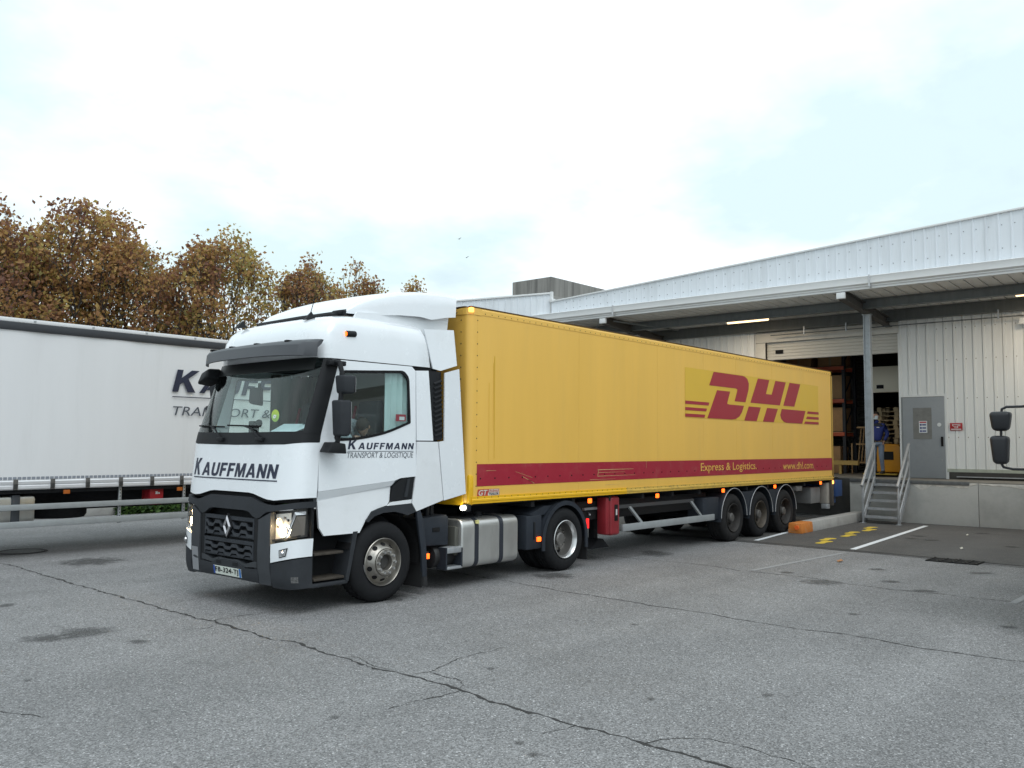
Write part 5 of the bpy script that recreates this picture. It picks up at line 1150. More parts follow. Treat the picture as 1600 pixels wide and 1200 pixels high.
TC(B().grid(rows), 'cab_curtain', M('cab_curtain_brown', (.16, .14, .115), .85), smooth=60)
dash = B().prism([(-1.16, 1.45), (-.70, 1.45), (-.62, 1.85), (-.80, 2.06), (-1.10, 2.10), (-1.20, 2.02)], 'y', .12, 2.38); TC(dash, 'dashboard', intd, .03)
def seat(y):
    s_ = empty('seat', (-.12, y-1.25, 1.36), tc_)
    B().box(-.25, .25, -.26, .26, .28, .46).obj('seat_cushion', intd, s_, bevel=.05, seg=3); B().hexa([(.20, -.26, .40), (.36, -.26, .40), (.36, .26, .40), (.20, .26, .40), (.34, -.22, 1.22), (.44, -.22, 1.22), (.44, .22, 1.22), (.34, .22, 1.22)]).obj('seat_back', intd, s_, bevel=.04, seg=3); B().box(-.15, .15, -.15, .15, 0, .3).obj('seat_base', blackm, s_)
    B().tube([(.3, .22, 1.15), (.2, .2, .8), (.1, .1, .5)], .02, 6).obj('seat_belt', M('belt_red', (.25, .02, .03), .7), s_)
seat(.62); seat(1.9)
swh = B().lathe([(.215, -.015), (.235, 0), (.215, .015), (.2, 0), (.215, -.015)], n=28, ax='z').obj('steering_wheel', blackm, tc_)
swh.location = (-.62, .62-1.25, 2.02); swh.rotation_euler = (0, R(-35), 0)
B().tube([front(.1, 2.78, -.14), front(.1, 2.72, -.16), front(.12, 2.66, -.16)], .02, 6).obj('dash_camera_arm', blackm, tc_).location = OFF
p = front(.12, 2.62, -.15); TC(B().hexa([(p[0]-.03, p[1]-.16, p[2]-.13), (p[0]+.05, p[1]-.13, p[2]-.15), (p[0]+.05, p[1]+.1, p[2]-.12), (p[0]-.03, p[1]+.12, p[2]-.10), (p[0]-.03, p[1]-.15, p[2]+.1), (p[0]+.05, p[1]-.12, p[2]+.1), (p[0]+.05, p[1]+.08, p[2]+.1), (p[0]-.03, p[1]+.1, p[2]+.1)]), 'kerb_mirror', blackm, .03, seg=3)
p = front(.93, 2.93, .10); TC(B().hexa([(p[0]-.16, p[1]-.12, p[2]-.05), (p[0]+.10, p[1]-.12, p[2]-.10), (p[0]+.10, p[1]+.16, p[2]-.16), (p[0]-.16, p[1]+.12, p[2]-.14), (p[0]-.1, p[1]-.10, p[2]+.09), (p[0]+.10, p[1]-.10, p[2]+.09), (p[0]+.10, p[1]+.12, p[2]+.05), (p[0]-.1, p[1]+.1, p[2]+.03)]), 'front_mirror', plastic2, .04, seg=3)
p = front(.0, 2.15, -.2); TC(B().box(p[0]-.03, p[0]+.06, p[1]-.06, p[1]+.06, 2.1, 2.28).cyl((p[0], p[1]-.1, 2.25), (p[0]+.05, p[1]-.1, 2.25), .05), 'dash_tablet', blackm, .015)
# left flank: battery box, step, tank
bx = fend
TC(B().prism([(.71, .62), (.71, 1.0), (1.24, 1.03), (1.30, 1.0), (1.30, .60)], 'y', .14, .65), 'battery_box', fend, .03); TC(B().box(.98, 1.12, .132, .142, .80, .86), 'box_recess', blackm, .01)
for x in (.82, 1.0, 1.08): TC(B().box(x-.03, x+.03, .25, .32, 1.0, 1.17), 'hose_stand', chass, .01)
TC(B().tube([(.80, .3, 1.1), (.95, .35, 1.2), (1.05, .35, 1.12)], .02, 6), 'hose', blackm)
TC(B().cyl((1.05, .3, .45), (1.45, .3, .45), .16, n=20), 'air_tank', M('airtank_dark', (.02, .02, .021), .5), .02)
marker(tc_, .85, .12, .49).location = OFF; marker(tc_, 3.14, .03, .55).location = OFF
TC(B().box(.8, .9, .12, .2, .44, .55), 'lamp_bracket', chass)
sp = empty('side_step', (0, -1.25, 0), tc_)
B().box(1.16, 1.46, .03, .22, .50, .58).obj('tread', galv, sp, bevel=.006); B().box(1.16, 1.46, .03, .22, .28, .315).obj('tread', galv, sp, bevel=.006); B().box(1.14, 1.165, .03, .22, .28, .58).obj('cheek', fend, sp); B().box(1.44, 1.47, .03, .22, .30, .56).obj('cheek', fend, sp)
ft = empty('fuel_tank', (0, -1.25, 0), tc_)
prof = rounded([(.04, .26), (.66, .26), (.66, .95), (.04, .95)], .13, 6)
B().prism(prof, 'x', 1.46, 2.68).obj('tank_shell', alu, ft, bevel=.03, seg=3, smooth=40)
for x in (1.76, 2.29):
    o2 = [(lerp(.35, a, 1.02), lerp(.605, c, 1.015)) for a, c in prof]; B().prism(o2, 'x', x-.04, x+.04).obj('tank_strap', M('strap_blue_black', (.02, .024, .034), .5), ft, smooth=40)
B().box(1.735, 1.79, .018, .05, .875, .925).obj('strap_label', M('label_yellow', (.65, .6, .25), .6), ft)
B().cyl((2.05, .3, .95), (2.05, .3, 1.02), .06).obj('filler_cap', chass, ft); B().box(1.50, 1.9, .15, .5, .952, .965).obj('tank_cover', chass, ft)
B().box(1.38, 1.455, .10, .45, .45, .85).obj('end_plate', M('end_olive', (.11, .11, .095), .5, .4), ft, bevel=.02)
# right flank
TC(B().prism([(lerp(0, a, 1)+1.78, c) for a, c in prof], 'x', .9, 2.6), 'right_tank', alu)
# ------------------------------------------------------------------ people
def skinned(name, joints, bones, mat, parent=None, sub=2):
    """one continuous body grown over a joint skeleton; joints: name -> (x, y, z, rx, ry)"""
    ids = {k: i for i, k in enumerate(joints)}
    me = bpy.data.meshes.new(name); me.from_pydata([v[:3] for v in joints.values()], [(ids[a], ids[c]) for a, c in bones], [])
    o = bpy.data.objects.new(name, me); COL.objects.link(o)
    m = o.modifiers.new('skin', 'SKIN'); s = o.modifiers.new('sub', 'SUBSURF'); s.levels = sub; s.render_levels = sub
    for i, v in enumerate(joints.values()):
        me.skin_vertices[0].data[i].radius = (v[3], v[4] if len(v) > 4 else v[3])
    me.skin_vertices[0].data[0].use_root = True
    bpy.context.view_layer.update()
    m2 = bpy.data.meshes.new_from_object(o.evaluated_get(bpy.context.evaluated_depsgraph_get())); bpy.data.objects.remove(o)
    m2.materials.clear(); m2.materials.append(mat); m2.polygons.foreach_set('use_smooth', [True]*len(m2.polygons))
    o = bpy.data.objects.new(name, m2); COL.objects.link(o)
    if parent: o.parent = parent
    return o
skin = M('skin', (.42, .24, .17), .6); hairm = M('hair_dark', (.02, .014, .010), .7); jeans = M('jeans_blue', (.16, .20, .27), .85, var=.15, vs=12); jacket = M('jacket_blue', (.015, .03, .17), .7, var=.12, vs=8); jackd = M('jacket_navy', (.012, .016, .03), .8); shoem = M('shoe_dark', (.03, .025, .02), .7); maskm = M('mask_pale', (.55, .62, .66), .7)
def hand(parent, p, d, mat, s=1.0, side=1):
    """palm and five curled fingers; p wrist, d direction"""
    d = Vector(d).normalized(); r = d.orthogonal().normalized(); u = d.cross(r)
    J = {'w': (*p, .022*s, .028*s)}; Bn = []
    pc = Vector(p)+d*.05*s; J['p'] = (*pc, .018*s, .036*s); Bn.append(('w', 'p'))
    for k in range(4):
        b_ = pc+d*.03*s+r*(k-1.5)*.021*s; L_ = (.055, .066, .062, .05)[k]*s
        J['a%d' % k] = (*b_, .0095*s); J['b%d' % k] = (*(b_+d*L_*.55-u*.012*s), .0088*s); J['c%d' % k] = (*(b_+d*L_*.8-u*.035*s), .008*s)
        Bn += [('p', 'a%d' % k), ('a%d' % k, 'b%d' % k), ('b%d' % k, 'c%d' % k)]
    b_ = Vector(p)+d*.03*s+r*side*.032*s; J['t'] = (*b_, .0105*s); J['t2'] = (*(b_+d*.035*s+r*side*.018*s), .0095*s); Bn += [('w', 't'), ('t', 't2')]
    return skinned('hand', J, Bn, mat, parent, 1)
def head(parent, c, s, facing, mask=False, tilt=0):
    """head with brow, nose, chin, ears and hair; facing = angle about z, tilt = nod"""
    e = empty('head', c, parent); e.rotation_euler = (0, tilt, facing)
    rows = []; n = 20
    for i in range(13):
        t = -math.pi/2+math.pi*i/12; r = []
        for k in range(n):
            a = 2*math.pi*k/n; x = math.cos(t)*math.cos(a)*.098; y = math.cos(t)*math.sin(a)*.078; z = math.sin(t)*.122
            if z < -.02 and x > 0: x *= 1+.10*math.cos(a); y *= .84
            if z < -.06: x += .010
            if abs(a) < .4 or abs(a-2*math.pi) < .4:
                if -.035 < z < .012: x += .022*(1-abs(z+.012)/.03)
            r.append((x*s, y*s, z*s))
        rows.append(r)
    o = B().grid(rows, closed=True).obj('face', skin, e, smooth=80); 
    for sg in (-1, 1):
        B().lathe([(.0, -.008*s), (.02*s, -.004*s), (.026*s, .006*s), (.018*s, .012*s)], (0, sg*.08*s, -.005*s), n=10).obj('ear', skin, e)
        B().lathe([(.0, -.009*s), (.007*s, -.006*s), (.009*s, 0), (.0, .009*s)], (.088*s, sg*.033*s, .012*s), n=8, ax='z').obj('eye', M('eye_dark', (.03, .025, .02), .3), e)
    B().box(.095*s, .103*s, -.024*s, .024*s, -.064*s, -.056*s).obj('mouth', M('lips', (.30, .12, .10), .6), e)
    hr = []
    for i in range(6, 13):
        t = -math.pi/2+math.pi*i/12+.02
        hr.append([(math.cos(t)*math.cos(a)*.108*s-.012*s, math.cos(t)*math.sin(a)*.088*s, max(math.sin(t)*.134*s, (.05 if math.cos(a) > .35 else -.045)*s)) for a in [2*math.pi*k/n for k in range(n)]])
    B().grid(hr, closed=True).obj('hair', hairm, e, smooth=80)
    if mask:
        B().grid([[(.104*s*math.cos(a), .086*s*math.sin(a), z*s) for a in [-1.3+2.6*k/10 for k in range(11)]] for z in (-.105, -.06, -.02, .0)]).obj('face_mask', maskm, e, smooth=60)
    return e
# dock worker standing in the opening
dw = empty('person', (19.45, .22, ZD+.10)); tag(dw, 'worker in blue jacket, jeans and face mask standing in the dock opening', 'person')
J = {'pel': (0, 0, .95, .15, .12), 'wst': (0, 0, 1.08, .15, .11), 'ch': (.0, .0, 1.30, .18, .13), 'nk': (-.01, .01, 1.50, .07), 'hd': (-.01, .02, 1.60, .06),
 'sl': (.0, .19, 1.42, .075), 'el': (-.02, .26, 1.16, .062), 'wl': (-.10, .16, .98, .045), 'sr': (.0, -.19, 1.42, .075), 'er': (.06, -.27, 1.17, .062), 'wr': (-.04, -.20, .98, .045)}
skinned('jacket', J, [('pel', 'wst'), ('wst', 'ch'), ('ch', 'nk'), ('nk', 'hd'), ('ch', 'sl'), ('sl', 'el'), ('el', 'wl'), ('ch', 'sr'), ('sr', 'er'), ('er', 'wr')], jacket, dw)
J = {'p': (0, 0, .96, .15, .115), 'hl': (0, .10, .86, .10), 'kl': (-.05, .11, .48, .072), 'al': (.02, .11, .10, .052), 'fl': (-.05, .11, .06, .045), 'hr': (0, -.10, .86, .10), 'kr': (-.07, -.12, .48, .072), 'ar': (.0, -.13, .10, .052), 'fr': (-.07, -.13, .06, .045)}
skinned('trousers', J, [('p', 'hl'), ('hl', 'kl'), ('kl', 'al'), ('al', 'fl'), ('p', 'hr'), ('hr', 'kr'), ('kr', 'ar'), ('ar', 'fr')], jeans, dw)
for y in (.11, -.13): B().hexa([(-.18, y-.045, 0), (.09, y-.04, 0), (.09, y+.04, 0), (-.18, y+.045, 0), (-.14, y-.035, .07), (.08, y-.035, .12), (.08, y+.035, .12), (-.14, y+.035, .07)]).obj('shoe', shoem, dw, bevel=.02, seg=3)
hand(dw, (-.10, .16, .97), (-.4, -.3, -.8), skin); hand(dw, (-.04, -.20, .97), (-.5, .3, -.8), skin)
head(dw, (-.03, .03, 1.72), 1.05, R(165), True)
B().box(-.145, -.138, -.10, -.02, 1.36, 1.375).obj('jacket_logo', wt, dw)
B().hexa([(-.12, -.2, 1.40), (.12, -.2, 1.40), (.12, .2, 1.40), (-.12, .2, 1.40), (-.06, -.1, 1.50), (.06, -.1, 1.50), (.06, .1, 1.50), (-.06, .1, 1.50)]).obj('jacket_yoke', jackd, dw, bevel=.03, seg=3)
# driver bending forward over the wheel
dv = empty('person', (-.05, .62, 1.80)); tag(dv, 'driver in patterned grey shirt bending down behind the side window of the cab', 'person')
shirt = M('shirt_pattern', (.42, .46, .50), .8, var=.85, vs=26)
J = {'pel': (.12, 0, .06, .16, .13), 'wst': (.02, 0, .24, .15, .12), 'ch': (-.20, -.04, .46, .16, .12), 'nk': (-.12, -.20, .46, .065), 'hd': (-.10, -.24, .44, .06), 'sl': (-.34, -.20, .46, .085), 'el': (-.46, -.27, .30, .065), 'wl': (-.28, -.36, .27, .045), 'sr': (-.24, .20, .46, .07), 'er': (-.42, .26, .30, .055), 'wr': (-.55, .12, .25, .04)}
skinned('shirt', J, [('pel', 'wst'), ('wst', 'ch'), ('ch', 'nk'), ('nk', 'hd'), ('ch', 'sl'), ('sl', 'el'), ('el', 'wl'), ('ch', 'sr'), ('sr', 'er'), ('er', 'wr')], shirt, dv)
J = {'p': (.05, 0, .06, .15, .12), 'hl': (-.05, -.11, .02, .09), 'kl': (-.48, -.14, .02, .075), 'al': (-.55, -.14, -.36, .055), 'hr': (-.05, .11, .02, .09), 'kr': (-.48, .14, .02, .075), 'ar': (-.55, .14, -.36, .055)}
skinned('trousers', J, [('p', 'hl'), ('hl', 'kl'), ('kl', 'al'), ('p', 'hr'), ('hr', 'kr'), ('kr', 'ar')], M('trousers_dark', (.03, .03, .035), .8), dv)
head(dv, (-.07, -.30, .42), 1.0, R(215), False, 1.0)
hand(dv, (-.28, -.36, .27), (.6, -.2, .05), skin); hand(dv, (-.55, .12, .25), (-.8, -.1, .2), skin)
# papers on the dashboard
pp = empty('paper_sheets', (-1.12, .45, 2.13)); tag(pp, 'loose white paper sheets lying on the dashboard behind the windscreen', 'paper')
for k, (dx, dy, a) in enumerate([(0, 0, .1), (.03, -.07, -.2), (-.02, .10, .3)]):
    o = B().add([(-.10, -.16, 0), (.16, -.15, .10), (.16, .15, .10), (-.10, .15, 0)], [(0, 1, 2, 3)]).obj('sheet', M('paper_bluish', (.62, .72, .78), .6), pp, smooth=0, recalc=False); o.location = (dx, dy, .006*k); o.rotation_euler = (0, 0, a)
# ------------------------------------------------------------------ inside the warehouse
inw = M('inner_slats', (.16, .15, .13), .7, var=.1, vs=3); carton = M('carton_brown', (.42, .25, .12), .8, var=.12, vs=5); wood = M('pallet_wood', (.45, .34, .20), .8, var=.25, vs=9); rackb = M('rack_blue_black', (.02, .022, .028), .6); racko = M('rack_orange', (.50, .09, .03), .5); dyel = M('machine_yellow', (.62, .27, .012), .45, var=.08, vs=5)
ih = empty('warehouse_interior', (24, 2, ZD)); tag(ih, 'dark slatted inner wall and raised inner shutter seen through the dock opening', 'interior')
def I_(b, name, mat, bevel=0, smooth=35):
    o = b.obj(name, mat, ih, bevel=bevel, smooth=smooth); o.location = -Vector(ih.location); return o
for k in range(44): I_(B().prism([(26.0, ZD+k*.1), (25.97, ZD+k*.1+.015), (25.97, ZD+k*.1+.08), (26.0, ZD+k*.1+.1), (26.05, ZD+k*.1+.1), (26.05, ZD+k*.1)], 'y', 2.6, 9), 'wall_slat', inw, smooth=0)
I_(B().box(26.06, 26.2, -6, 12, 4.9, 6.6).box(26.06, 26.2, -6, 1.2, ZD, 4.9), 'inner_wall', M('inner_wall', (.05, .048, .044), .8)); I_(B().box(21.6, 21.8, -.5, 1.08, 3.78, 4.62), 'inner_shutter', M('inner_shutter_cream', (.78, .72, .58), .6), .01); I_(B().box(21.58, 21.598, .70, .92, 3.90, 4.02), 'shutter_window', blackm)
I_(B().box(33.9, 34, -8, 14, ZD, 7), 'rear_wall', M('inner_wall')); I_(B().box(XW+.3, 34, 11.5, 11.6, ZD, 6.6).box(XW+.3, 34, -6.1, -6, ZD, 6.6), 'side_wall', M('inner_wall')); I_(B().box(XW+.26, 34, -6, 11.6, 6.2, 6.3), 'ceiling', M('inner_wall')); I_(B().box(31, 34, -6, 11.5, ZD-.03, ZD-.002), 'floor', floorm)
rk = empty('pallet_rack', (22.3, 4.2, ZD)); tag(rk, 'tall dark pallet rack with orange beams behind the trailer tail', 'rack')
for y in (2.12, 5.0, 7.8):
    for x in (22.0, 23.0): B().box(x-.05, x+.05, y-.05, y+.05, 0, 4.9).obj('upright', rackb, rk).location = (-22.3, -4.2, 0)
    for z in (.4, 1.5, 2.6, 3.7): B().tube([(22, y, z), (23, y, z+.9)], .02, 5).obj('brace', rackb, rk).location = (-22.3, -4.2, 0)
for z in (1.25, 2.37, 3.48):
    for x in (21.94, 23.0): B().box(x-.03, x+.03, 2.1, 7.85, z, z+.12).obj('beam', racko, rk).location = (-22.3, -4.2, 0)
    B().box(21.97, 22.97, 2.15, 7.8, z+.12, z+.14).obj('shelf', wood, rk).location = (-22.3, -4.2, 0)
CB = [(2.6, 3.64, .85, .55), (3.7, 3.64, .9, .5), (2.55, 2.53, .7, .78), (3.5, 2.53, .8, .6), (2.6, 1.41, .8, .8), (3.6, 1.41, .9, .7), (2.75, 0, .9, .9)]
for i, (y, z, w, h) in enumerate(CB):
    lab = 'brown carton on the %s rack shelf%s' % (('top', 'top', 'middle', 'middle', 'lower', 'lower', 'ground')[i], ', left one behind the trailer' if i in (1, 3, 5) else (', nearest the opening' if i < 6 else ' level under the beams'))
    o = B().box(-.4, .4, -w/2, w/2, 0, h).obj('carton', carton, None, bevel=.01); o.location = (22.45, y, ZD+z+.002); tag(o, lab, 'box', 'cartons on the pallet rack')
    B().box(-.404, -.4, -.04, .04, 0, h).obj('tape', M('carton_tape', (.35, .25, .14), .5), o)
# stack of empty pallets: each one a thing
def pallet_proto():
    e = empty('wooden_pallet', (0, 0, 0))
    for k in range(5): B().box(-.4, .4, -.58+k*.265, -.48+k*.265, .122, .144).obj('top_board', wood, e, smooth=0)
    for x in (-.35, 0, .35):
        B().box(x-.05, x+.05, -.6, .6, 0, .022).obj('bottom_board', wood, e, smooth=0)
        for y in (-.53, 0, .53): B().box(x-.05, x+.05, y-.07, y+.07, .022, .122).obj('block', wood, e, smooth=0)
    return e
pp0 = pallet_proto()
names_ = ['bottom', 'second', 'third', 'fourth', 'fifth', 'sixth', 'seventh', 'eighth', 'ninth', 'tenth', 'eleventh', 'twelfth', 'thirteenth', 'fourteenth', 'top']
for i in range(15):
    o = pp0 if i == 0 else dup(pp0); o.location = (22.9+.02*math.sin(i*2.1), .62+.02*math.sin(i*1.3), ZD+i*.147); o.rotation_euler = (0, 0, .03*math.sin(i*1.7))
    tag(o, ('%s empty pallet of the tall stack behind the worker' % names_[i]) if i in (0, 14) else '%s empty pallet from the floor in the stack behind the worker' % names_[i], 'pallet', 'stacked empty pallets')
# leaning wooden frame and yellow floor rail
wf = empty('slatted_crate_side', (21.6, 1.3, ZD)); tag(wf, 'light wooden slatted crate side leaning inside the dock opening', 'crate')
for k in range(6): B().tube([(0, -.25+k*.1, .35), (.25, -.28+k*.1, 1.55)], .02, 5).obj('slat', M('wood_pale', (.34, .22, .11), .8), wf)
for z in (.35, .95, 1.5): B().box(.0+z*.18-.09, .02+z*.18-.09, -.5, .35, z, z+.05).obj('rail', M('wood_pale'), wf)
B().box(-.1, -.06, -.5, -.46, 0, 1.0).box(-.1, -.06, .4, .44, 0, 1.0).obj('leg', M('wood_pale'), wf)
yr = tag(B().box(21.0, 21.12, 1.35, 2.7, ZD+.30, ZD+.44).box(21.03, 21.09, 1.9, 1.98, ZD, ZD+.3).box(21.03, 21.09, 2.5, 2.58, ZD, ZD+.3).obj('guard_rail', M('wood_yellow', (.45, .30, .09), .7)), 'low yellow guard rail on the warehouse floor behind the trailer tail', 'rail')
# ride-on pallet truck
pt = empty('pallet_truck', (20.1, .1, ZD)); tag(pt, 'orange yellow ride-on pallet truck beside the worker', 'pallet truck')
B().prism([(-.35, .12), (.35, .12), (.35, .88), (.25, .98), (-.25, .98), (-.35, .90)], 'x', -.1, .55).obj('motor_housing', dyel, pt, bevel=.04, seg=3)
B().box(-.75, -.1, -.42, .55, .06, .10).obj('platform', M('platform_yellow', (.38, .25, .03), .6), pt, bevel=.01); B().box(-.7, .5, -.34, .42, .0, .058).obj('underframe', blackm, pt)
B().tube([(.1, -.1, .95), (-.05, -.1, 1.15), (-.15, -.1, 1.2)], .03, 8).obj('tiller', blackm, pt); B().box(-.11, -.101, -.15, .18, .5, .75).obj('panel', plastic2, pt)
for y in (-.22, .22): B().box(.55, 1.7, y-.08, y+.08, .05, .12).obj('fork', chass, pt); B().cyl((-.5, y-.04, .06), (-.5, y+.04, .06), .06).obj('roller', blackm, pt)
# ------------------------------------------------------------------ parked lorry whose mirror reaches into view
lo_ = empty('parked_lorry', (4.2, -7.9, 0)); tag(lo_, 'lorry at the right edge, only its dark two-part mirror on tubular arms in view', 'truck')
def LO(b, name, mat, bevel=0, seg=2):
    o = b.obj(name, mat, lo_, bevel=bevel, seg=seg); o.location = -Vector(lo_.location); return o
LO(B().prism([(3.5, .9), (3.45, 1.6), (3.7, 2.9), (4.0, 3.1), (5.6, 3.15), (5.6, .9)], 'y', -9.0, -6.62), 'cab_body', paint, .08, 3); LO(B().prism([(3.44, 1.75), (3.66, 2.8), (3.70, 2.8), (3.48, 1.75)], 'y', -8.8, -6.8), 'windscreen', M('glass_dark', (.02, .025, .028), .1))
LO(B().box(3.35, 3.6, -9.0, -6.62, .35, .95), 'bumper', plastic, .04); LO(B().box(6.0, 16.6, -9.1, -6.75, 1.15, 3.6), 'box_body', M('lorry_box', (.5, .5, .5), .5), .02); LO(B().box(3.8, 16, -8.4, -7.3, .6, 1.1), 'chassis', chass)
for x in (4.5, 12.5, 13.8):
    for y, s in ((-9.0, 1), (-6.7, -1)): wheel(lo_, (x-4.2, y+7.9, .5), 'trailer', s, .5, .32)
mm = M('mirror_black', (.014, .015, .018), .45)
def mh_(y0, y1, z0, z1, t): return B().hexa([(3.93, y0+.02, z0), (4.10, y0+t, z0), (4.10, y1-.02, z0), (3.93, y1-.03, z0), (3.90, y0, z1), (4.10, y0, z1), (4.10, y1, z1), (3.90, y1, z1)])
LO(mh_(-6.325, -6.09, 2.205, 2.43, .05), 'mirror_housing', mm, .05, 4); LO(mh_(-6.29, -6.09, 1.82, 2.15, .02), 'mirror_housing', mm, .05, 4)
LO(B().tube([(4.0, -6.7, 2.52), (4.0, -6.42, 2.485), (4.0, -6.27, 2.485), (4.0, -6.22, 2.46), (4.0, -6.21, 2.40), (4.0, -6.20, 2.0), (4.0, -6.18, 1.86), (4.0, -6.22, 1.785), (4.0, -6.32, 1.765), (4.0, -6.7, 1.765)], .015, 8), 'mirror_arm', mm)
# ------------------------------------------------------------------ beyond the yard
kw = tag(B().box(-25, 3.9, 15.4, 15.65, 0, .28).obj('low_kerb_wall', conc_l, bevel=.02), 'low pale concrete kerb wall beyond the white trailer', 'wall')
def leafcloud(name, pts, size, mat, parent=None, seed=1, up=.3):
    r = random.Random(seed); vs = []; fs = []; rn = []
    for (x, y, z, w) in pts:
        s = size*r.uniform(.6, 1.25)
        a = Vector((r.gauss(0, 1), r.gauss(0, 1), r.gauss(0, 1))).normalized(); c = a.orthogonal().normalized(); c = (c*math.cos(r.random()*6.3)+a.cross(c)*math.sin(r.random()*6.3))
        d = a.cross(c).normalized()*s*.8; c = c.normalized()*s; o = len(vs); p = Vector((x, y, z))
        vs += [tuple(p-c*.6), tuple(p-c*.05+d*.55+a*s*.12), tuple(p+c*.6), tuple(p-c*.05-d*.55+a*s*.12)]; fs.append((o, o+1, o+2, o+3)); rn.append(min(1, max(0, w+r.gauss(0, .16))))
    me = bpy.data.meshes.new(name); me.from_pydata(vs, [], fs); at = me.attributes.new('rnd', 'FLOAT', 'FACE'); at.data.foreach_set('value', rn); me.materials.append(mat)
    o = bpy.data.objects.new(name, me); COL.objects.link(o)
    if parent: o.parent = parent
    return o
def leafmat(name, stops, trans=.45):
    m = bpy.data.materials.new(name); m.use_nodes = True; nt = m.node_tree; N = nt.nodes; L = nt.links; b = N['Principled BSDF']; b.inputs['Roughness'].default_value = .65
    a = N.new('ShaderNodeAttribute'); a.attribute_name = 'rnd'; r = N.new('ShaderNodeValToRGB'); L.new(a.outputs['Fac'], r.inputs[0])
    el = r.color_ramp.elements; el[0].position = 0; el[0].color = (*stops[0], 1); el[1].position = 1; el[1].color = (*stops[-1], 1)
    for i, c in enumerate(stops[1:-1]): e = el.new((i+1)/(len(stops)-1)); e.color = (*c, 1)
    t = N.new('ShaderNodeBsdfTranslucent'); mx = N.new('ShaderNodeMixShader'); mx.inputs[0].default_value = trans; L.new(r.outputs[0], b.inputs['Base Color']); L.new(r.outputs[0], t.inputs[0])
    L.new(b.outputs[0], mx.inputs[1]); L.new(t.outputs[0], mx.inputs[2]); L.new(mx.outputs[0], N['Material Output'].inputs[0]); return m
autumn = leafmat('autumn_leaves', [(.18, .084, .056), (.30, .145, .078), (.40, .215, .085), (.48, .30, .10), (.47, .36, .11), (.33, .29, .11)])
green = leafmat('hedge_leaves', [(.02, .05, .012), (.05, .11, .02), (.09, .17, .03)], .3)
hp = []
r_ = random.Random(9)
for i in range(5000): hp.append((r_.uniform(3.6, 9.5), 15.6+r_.uniform(-.35, .5), abs(r_.gauss(.12, .12)), r_.random()))
tag(leafcloud('low_hedge', hp, .13, green, seed=3), 'low green ground cover plants beyond the white trailer', 'hedge')
bark = M('bark_grey', (.055, .048, .040), .9, var=.35, vs=4, bump=.4, bs=12)
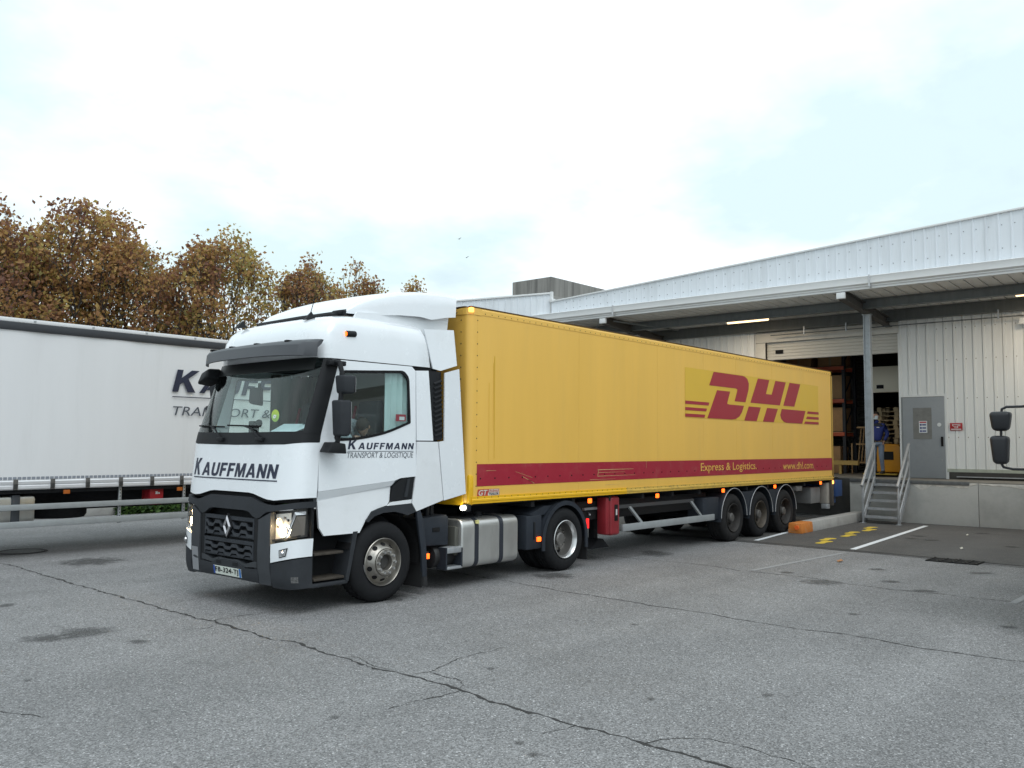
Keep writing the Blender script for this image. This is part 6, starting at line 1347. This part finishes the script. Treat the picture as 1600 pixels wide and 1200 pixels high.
def tree(x, y, h, rad, seed, label, nl=9000, base=.17):
    """trunk, forking limbs down to twigs, leaves massed round the twig ends; fitted to height h and crown radius rad"""
    r = random.Random(seed); e = empty('plane_tree', (x, y, 0)); tag(e, label, 'tree', 'autumn trees beyond the yard')
    segs = []; tips = []; zf = h*.20
    def grow(p, d, L_, rr, lev, grp):
        n = 3; path = [p.copy()]; q = p.copy()
        for s_ in range(n):
            d = (d+Vector((r.gauss(0, .10), r.gauss(0, .10), .05+r.gauss(0, .05)))).normalized(); q = q+d*L_/n; path.append(q.copy())
        segs.append((path, rr, rr*.62))
        if lev >= 2: tips.append((path[2], grp, lev))
        if lev == 5: tips.append((q, grp, lev)); return
        m = 3 if (lev in (0, 1) or r.random() < .35) else 2; a0 = r.random()*6.28
        for k in range(m):
            o = d.orthogonal().normalized(); a = a0+6.283*k/m+r.uniform(-.3, .3); o = Matrix.Rotation(a, 3, d) @ o
            sp = r.uniform(.38, .70) if not (k == 0 and r.random() < .5) else r.uniform(.1, .25)
            grow(q, (d*math.cos(sp)+o*math.sin(sp)).normalized(), L_*r.uniform(.70, .88), rr*.62, lev+1, grp if lev > 1 else grp*4+k)
    for k in range(4):
        a = 6.283*k/4+r.uniform(-.3, .3); sp = r.uniform(.25, .60); grow(Vector((0, 0, zf)), Vector((math.cos(a)*math.sin(sp), math.sin(a)*math.sin(sp), math.cos(sp))), (h-zf)*.27, h*.011, 0, k+1)
    for k in range(6):
        a = 6.283*k/6+r.uniform(-.3, .3); sp = r.uniform(.95, 1.25); grow(Vector((0, 0, zf*r.uniform(.85, 1.3))), Vector((math.cos(a)*math.sin(sp), math.sin(a)*math.sin(sp), math.cos(sp))), (h-zf)*.21, h*.007, 1, 20+k)
    zs = sorted(t[0].z for t in tips); rsd = sorted(math.hypot(t[0].x, t[0].y) for t in tips)
    kz = (h-zf-.25)/(zs[int(len(zs)*.985)]-zf); kr = (rad-.2)/rsd[int(len(rsd)*.95)]
    # lower boughs droop so that the crown reaches down the trunk
    def F(p):
        q = math.hypot(p.x, p.y)*kr/rad; z = zf+(p.z-zf)*kz
        t = (z-zf)/(h-zf); f_ = math.sqrt(max(.12, 1-((t-.42)/.66)**2)) if t > .42 else 1.
        return Vector((p.x*kr*f_, p.y*kr*f_, z-.24*h*q*q*max(0, 1-t)))
    tb = B().tube([(0, 0, -.1), (.05, .02, zf*.5), (0, 0, zf+.05)], [h*.024, h*.020, h*.016], 8); bb = B()
    for path, r0, r1 in segs: bb.tube([F(p) for p in path], [max(.009, .8*lerp(r0, r1, i/3)) for i in range(4)], 5)
    tone = {}; pts = []; n = max(3, int(.78*nl/len(tips)))
    for p, g, lev in tips:
        p = F(p); t = tone.setdefault(g, r.uniform(.12, .80)); tt = t+r.gauss(0, .12); sg = (.26 if lev == 5 else .30)*h/13
        for _ in range(int(n*r.uniform(.5, 1.5)*(1 if lev > 3 else .6))):
            pts.append((p.x+r.gauss(0, sg), p.y+r.gauss(0, sg), p.z+r.gauss(0, sg*.8), tt))
    tb.obj('trunk', bark, e); bb.obj('branches', bark, e); leafcloud('crown', pts, base*h/12.5, autumn, e, seed)
    return e
TREES = [(8.9, 29.8, 12.1, 5.0, 11, 'tall russet plane tree, largest full crown behind the white trailer', 25000), (5.2, 31.2, 11.5, 5.0, 5, 'russet plane tree cut by the left edge of the picture', 21000),
 (12.9, 26.0, 11.0, 4.2, 23, 'second tallest ochre tree, above the cab visor', 20000), (17.4, 26.1, 10.6, 3.3, 31, 'ochre tree third along, partly hidden by the roof deflector', 12000), (21.6, 27.3, 10.9, 3.2, 44, 'small ochre tree just above the roof deflector', 9500),
 (26.0, 28.0, 11.2, 2.0, 57, 'distant sparse treetop showing behind the rear end of the deflector', 2200), (11.2, 30.5, 11.0, 3.9, 71, 'brown tree filling the gap between the two tallest crowns', 14000)]
for i, (x, y, h, rad, sd_, lab, nl) in enumerate(TREES): tree(x, y, h, rad, sd_, lab, nl=nl)
# two birds far off
for i, (x, y, z) in enumerate([(44, 42, 19.2), (47, 44, 18.4)]):
    b = B().add([(-.25, 0, 0), (0, -.06, .03), (.25, 0, 0), (0, .06, 0), (.02, -.55, .22), (-.1, -.5, .2), (.02, .55, .22), (-.1, .5, .2), (-.4, 0, .0)], [(0, 1, 2), (0, 2, 3), (1, 4, 5, 0), (3, 6, 7, 0), (0, 8, 1)])
    o = b.obj('bird', M('bird_grey', (.15, .15, .16), .8), smooth=0); o.location = (x, y, z); o.scale = (.5, .5, .5); tag(o, '%s of the two dark birds flying above the roof' % ('upper' if i == 0 else 'lower'), 'bird', 'two flying birds')
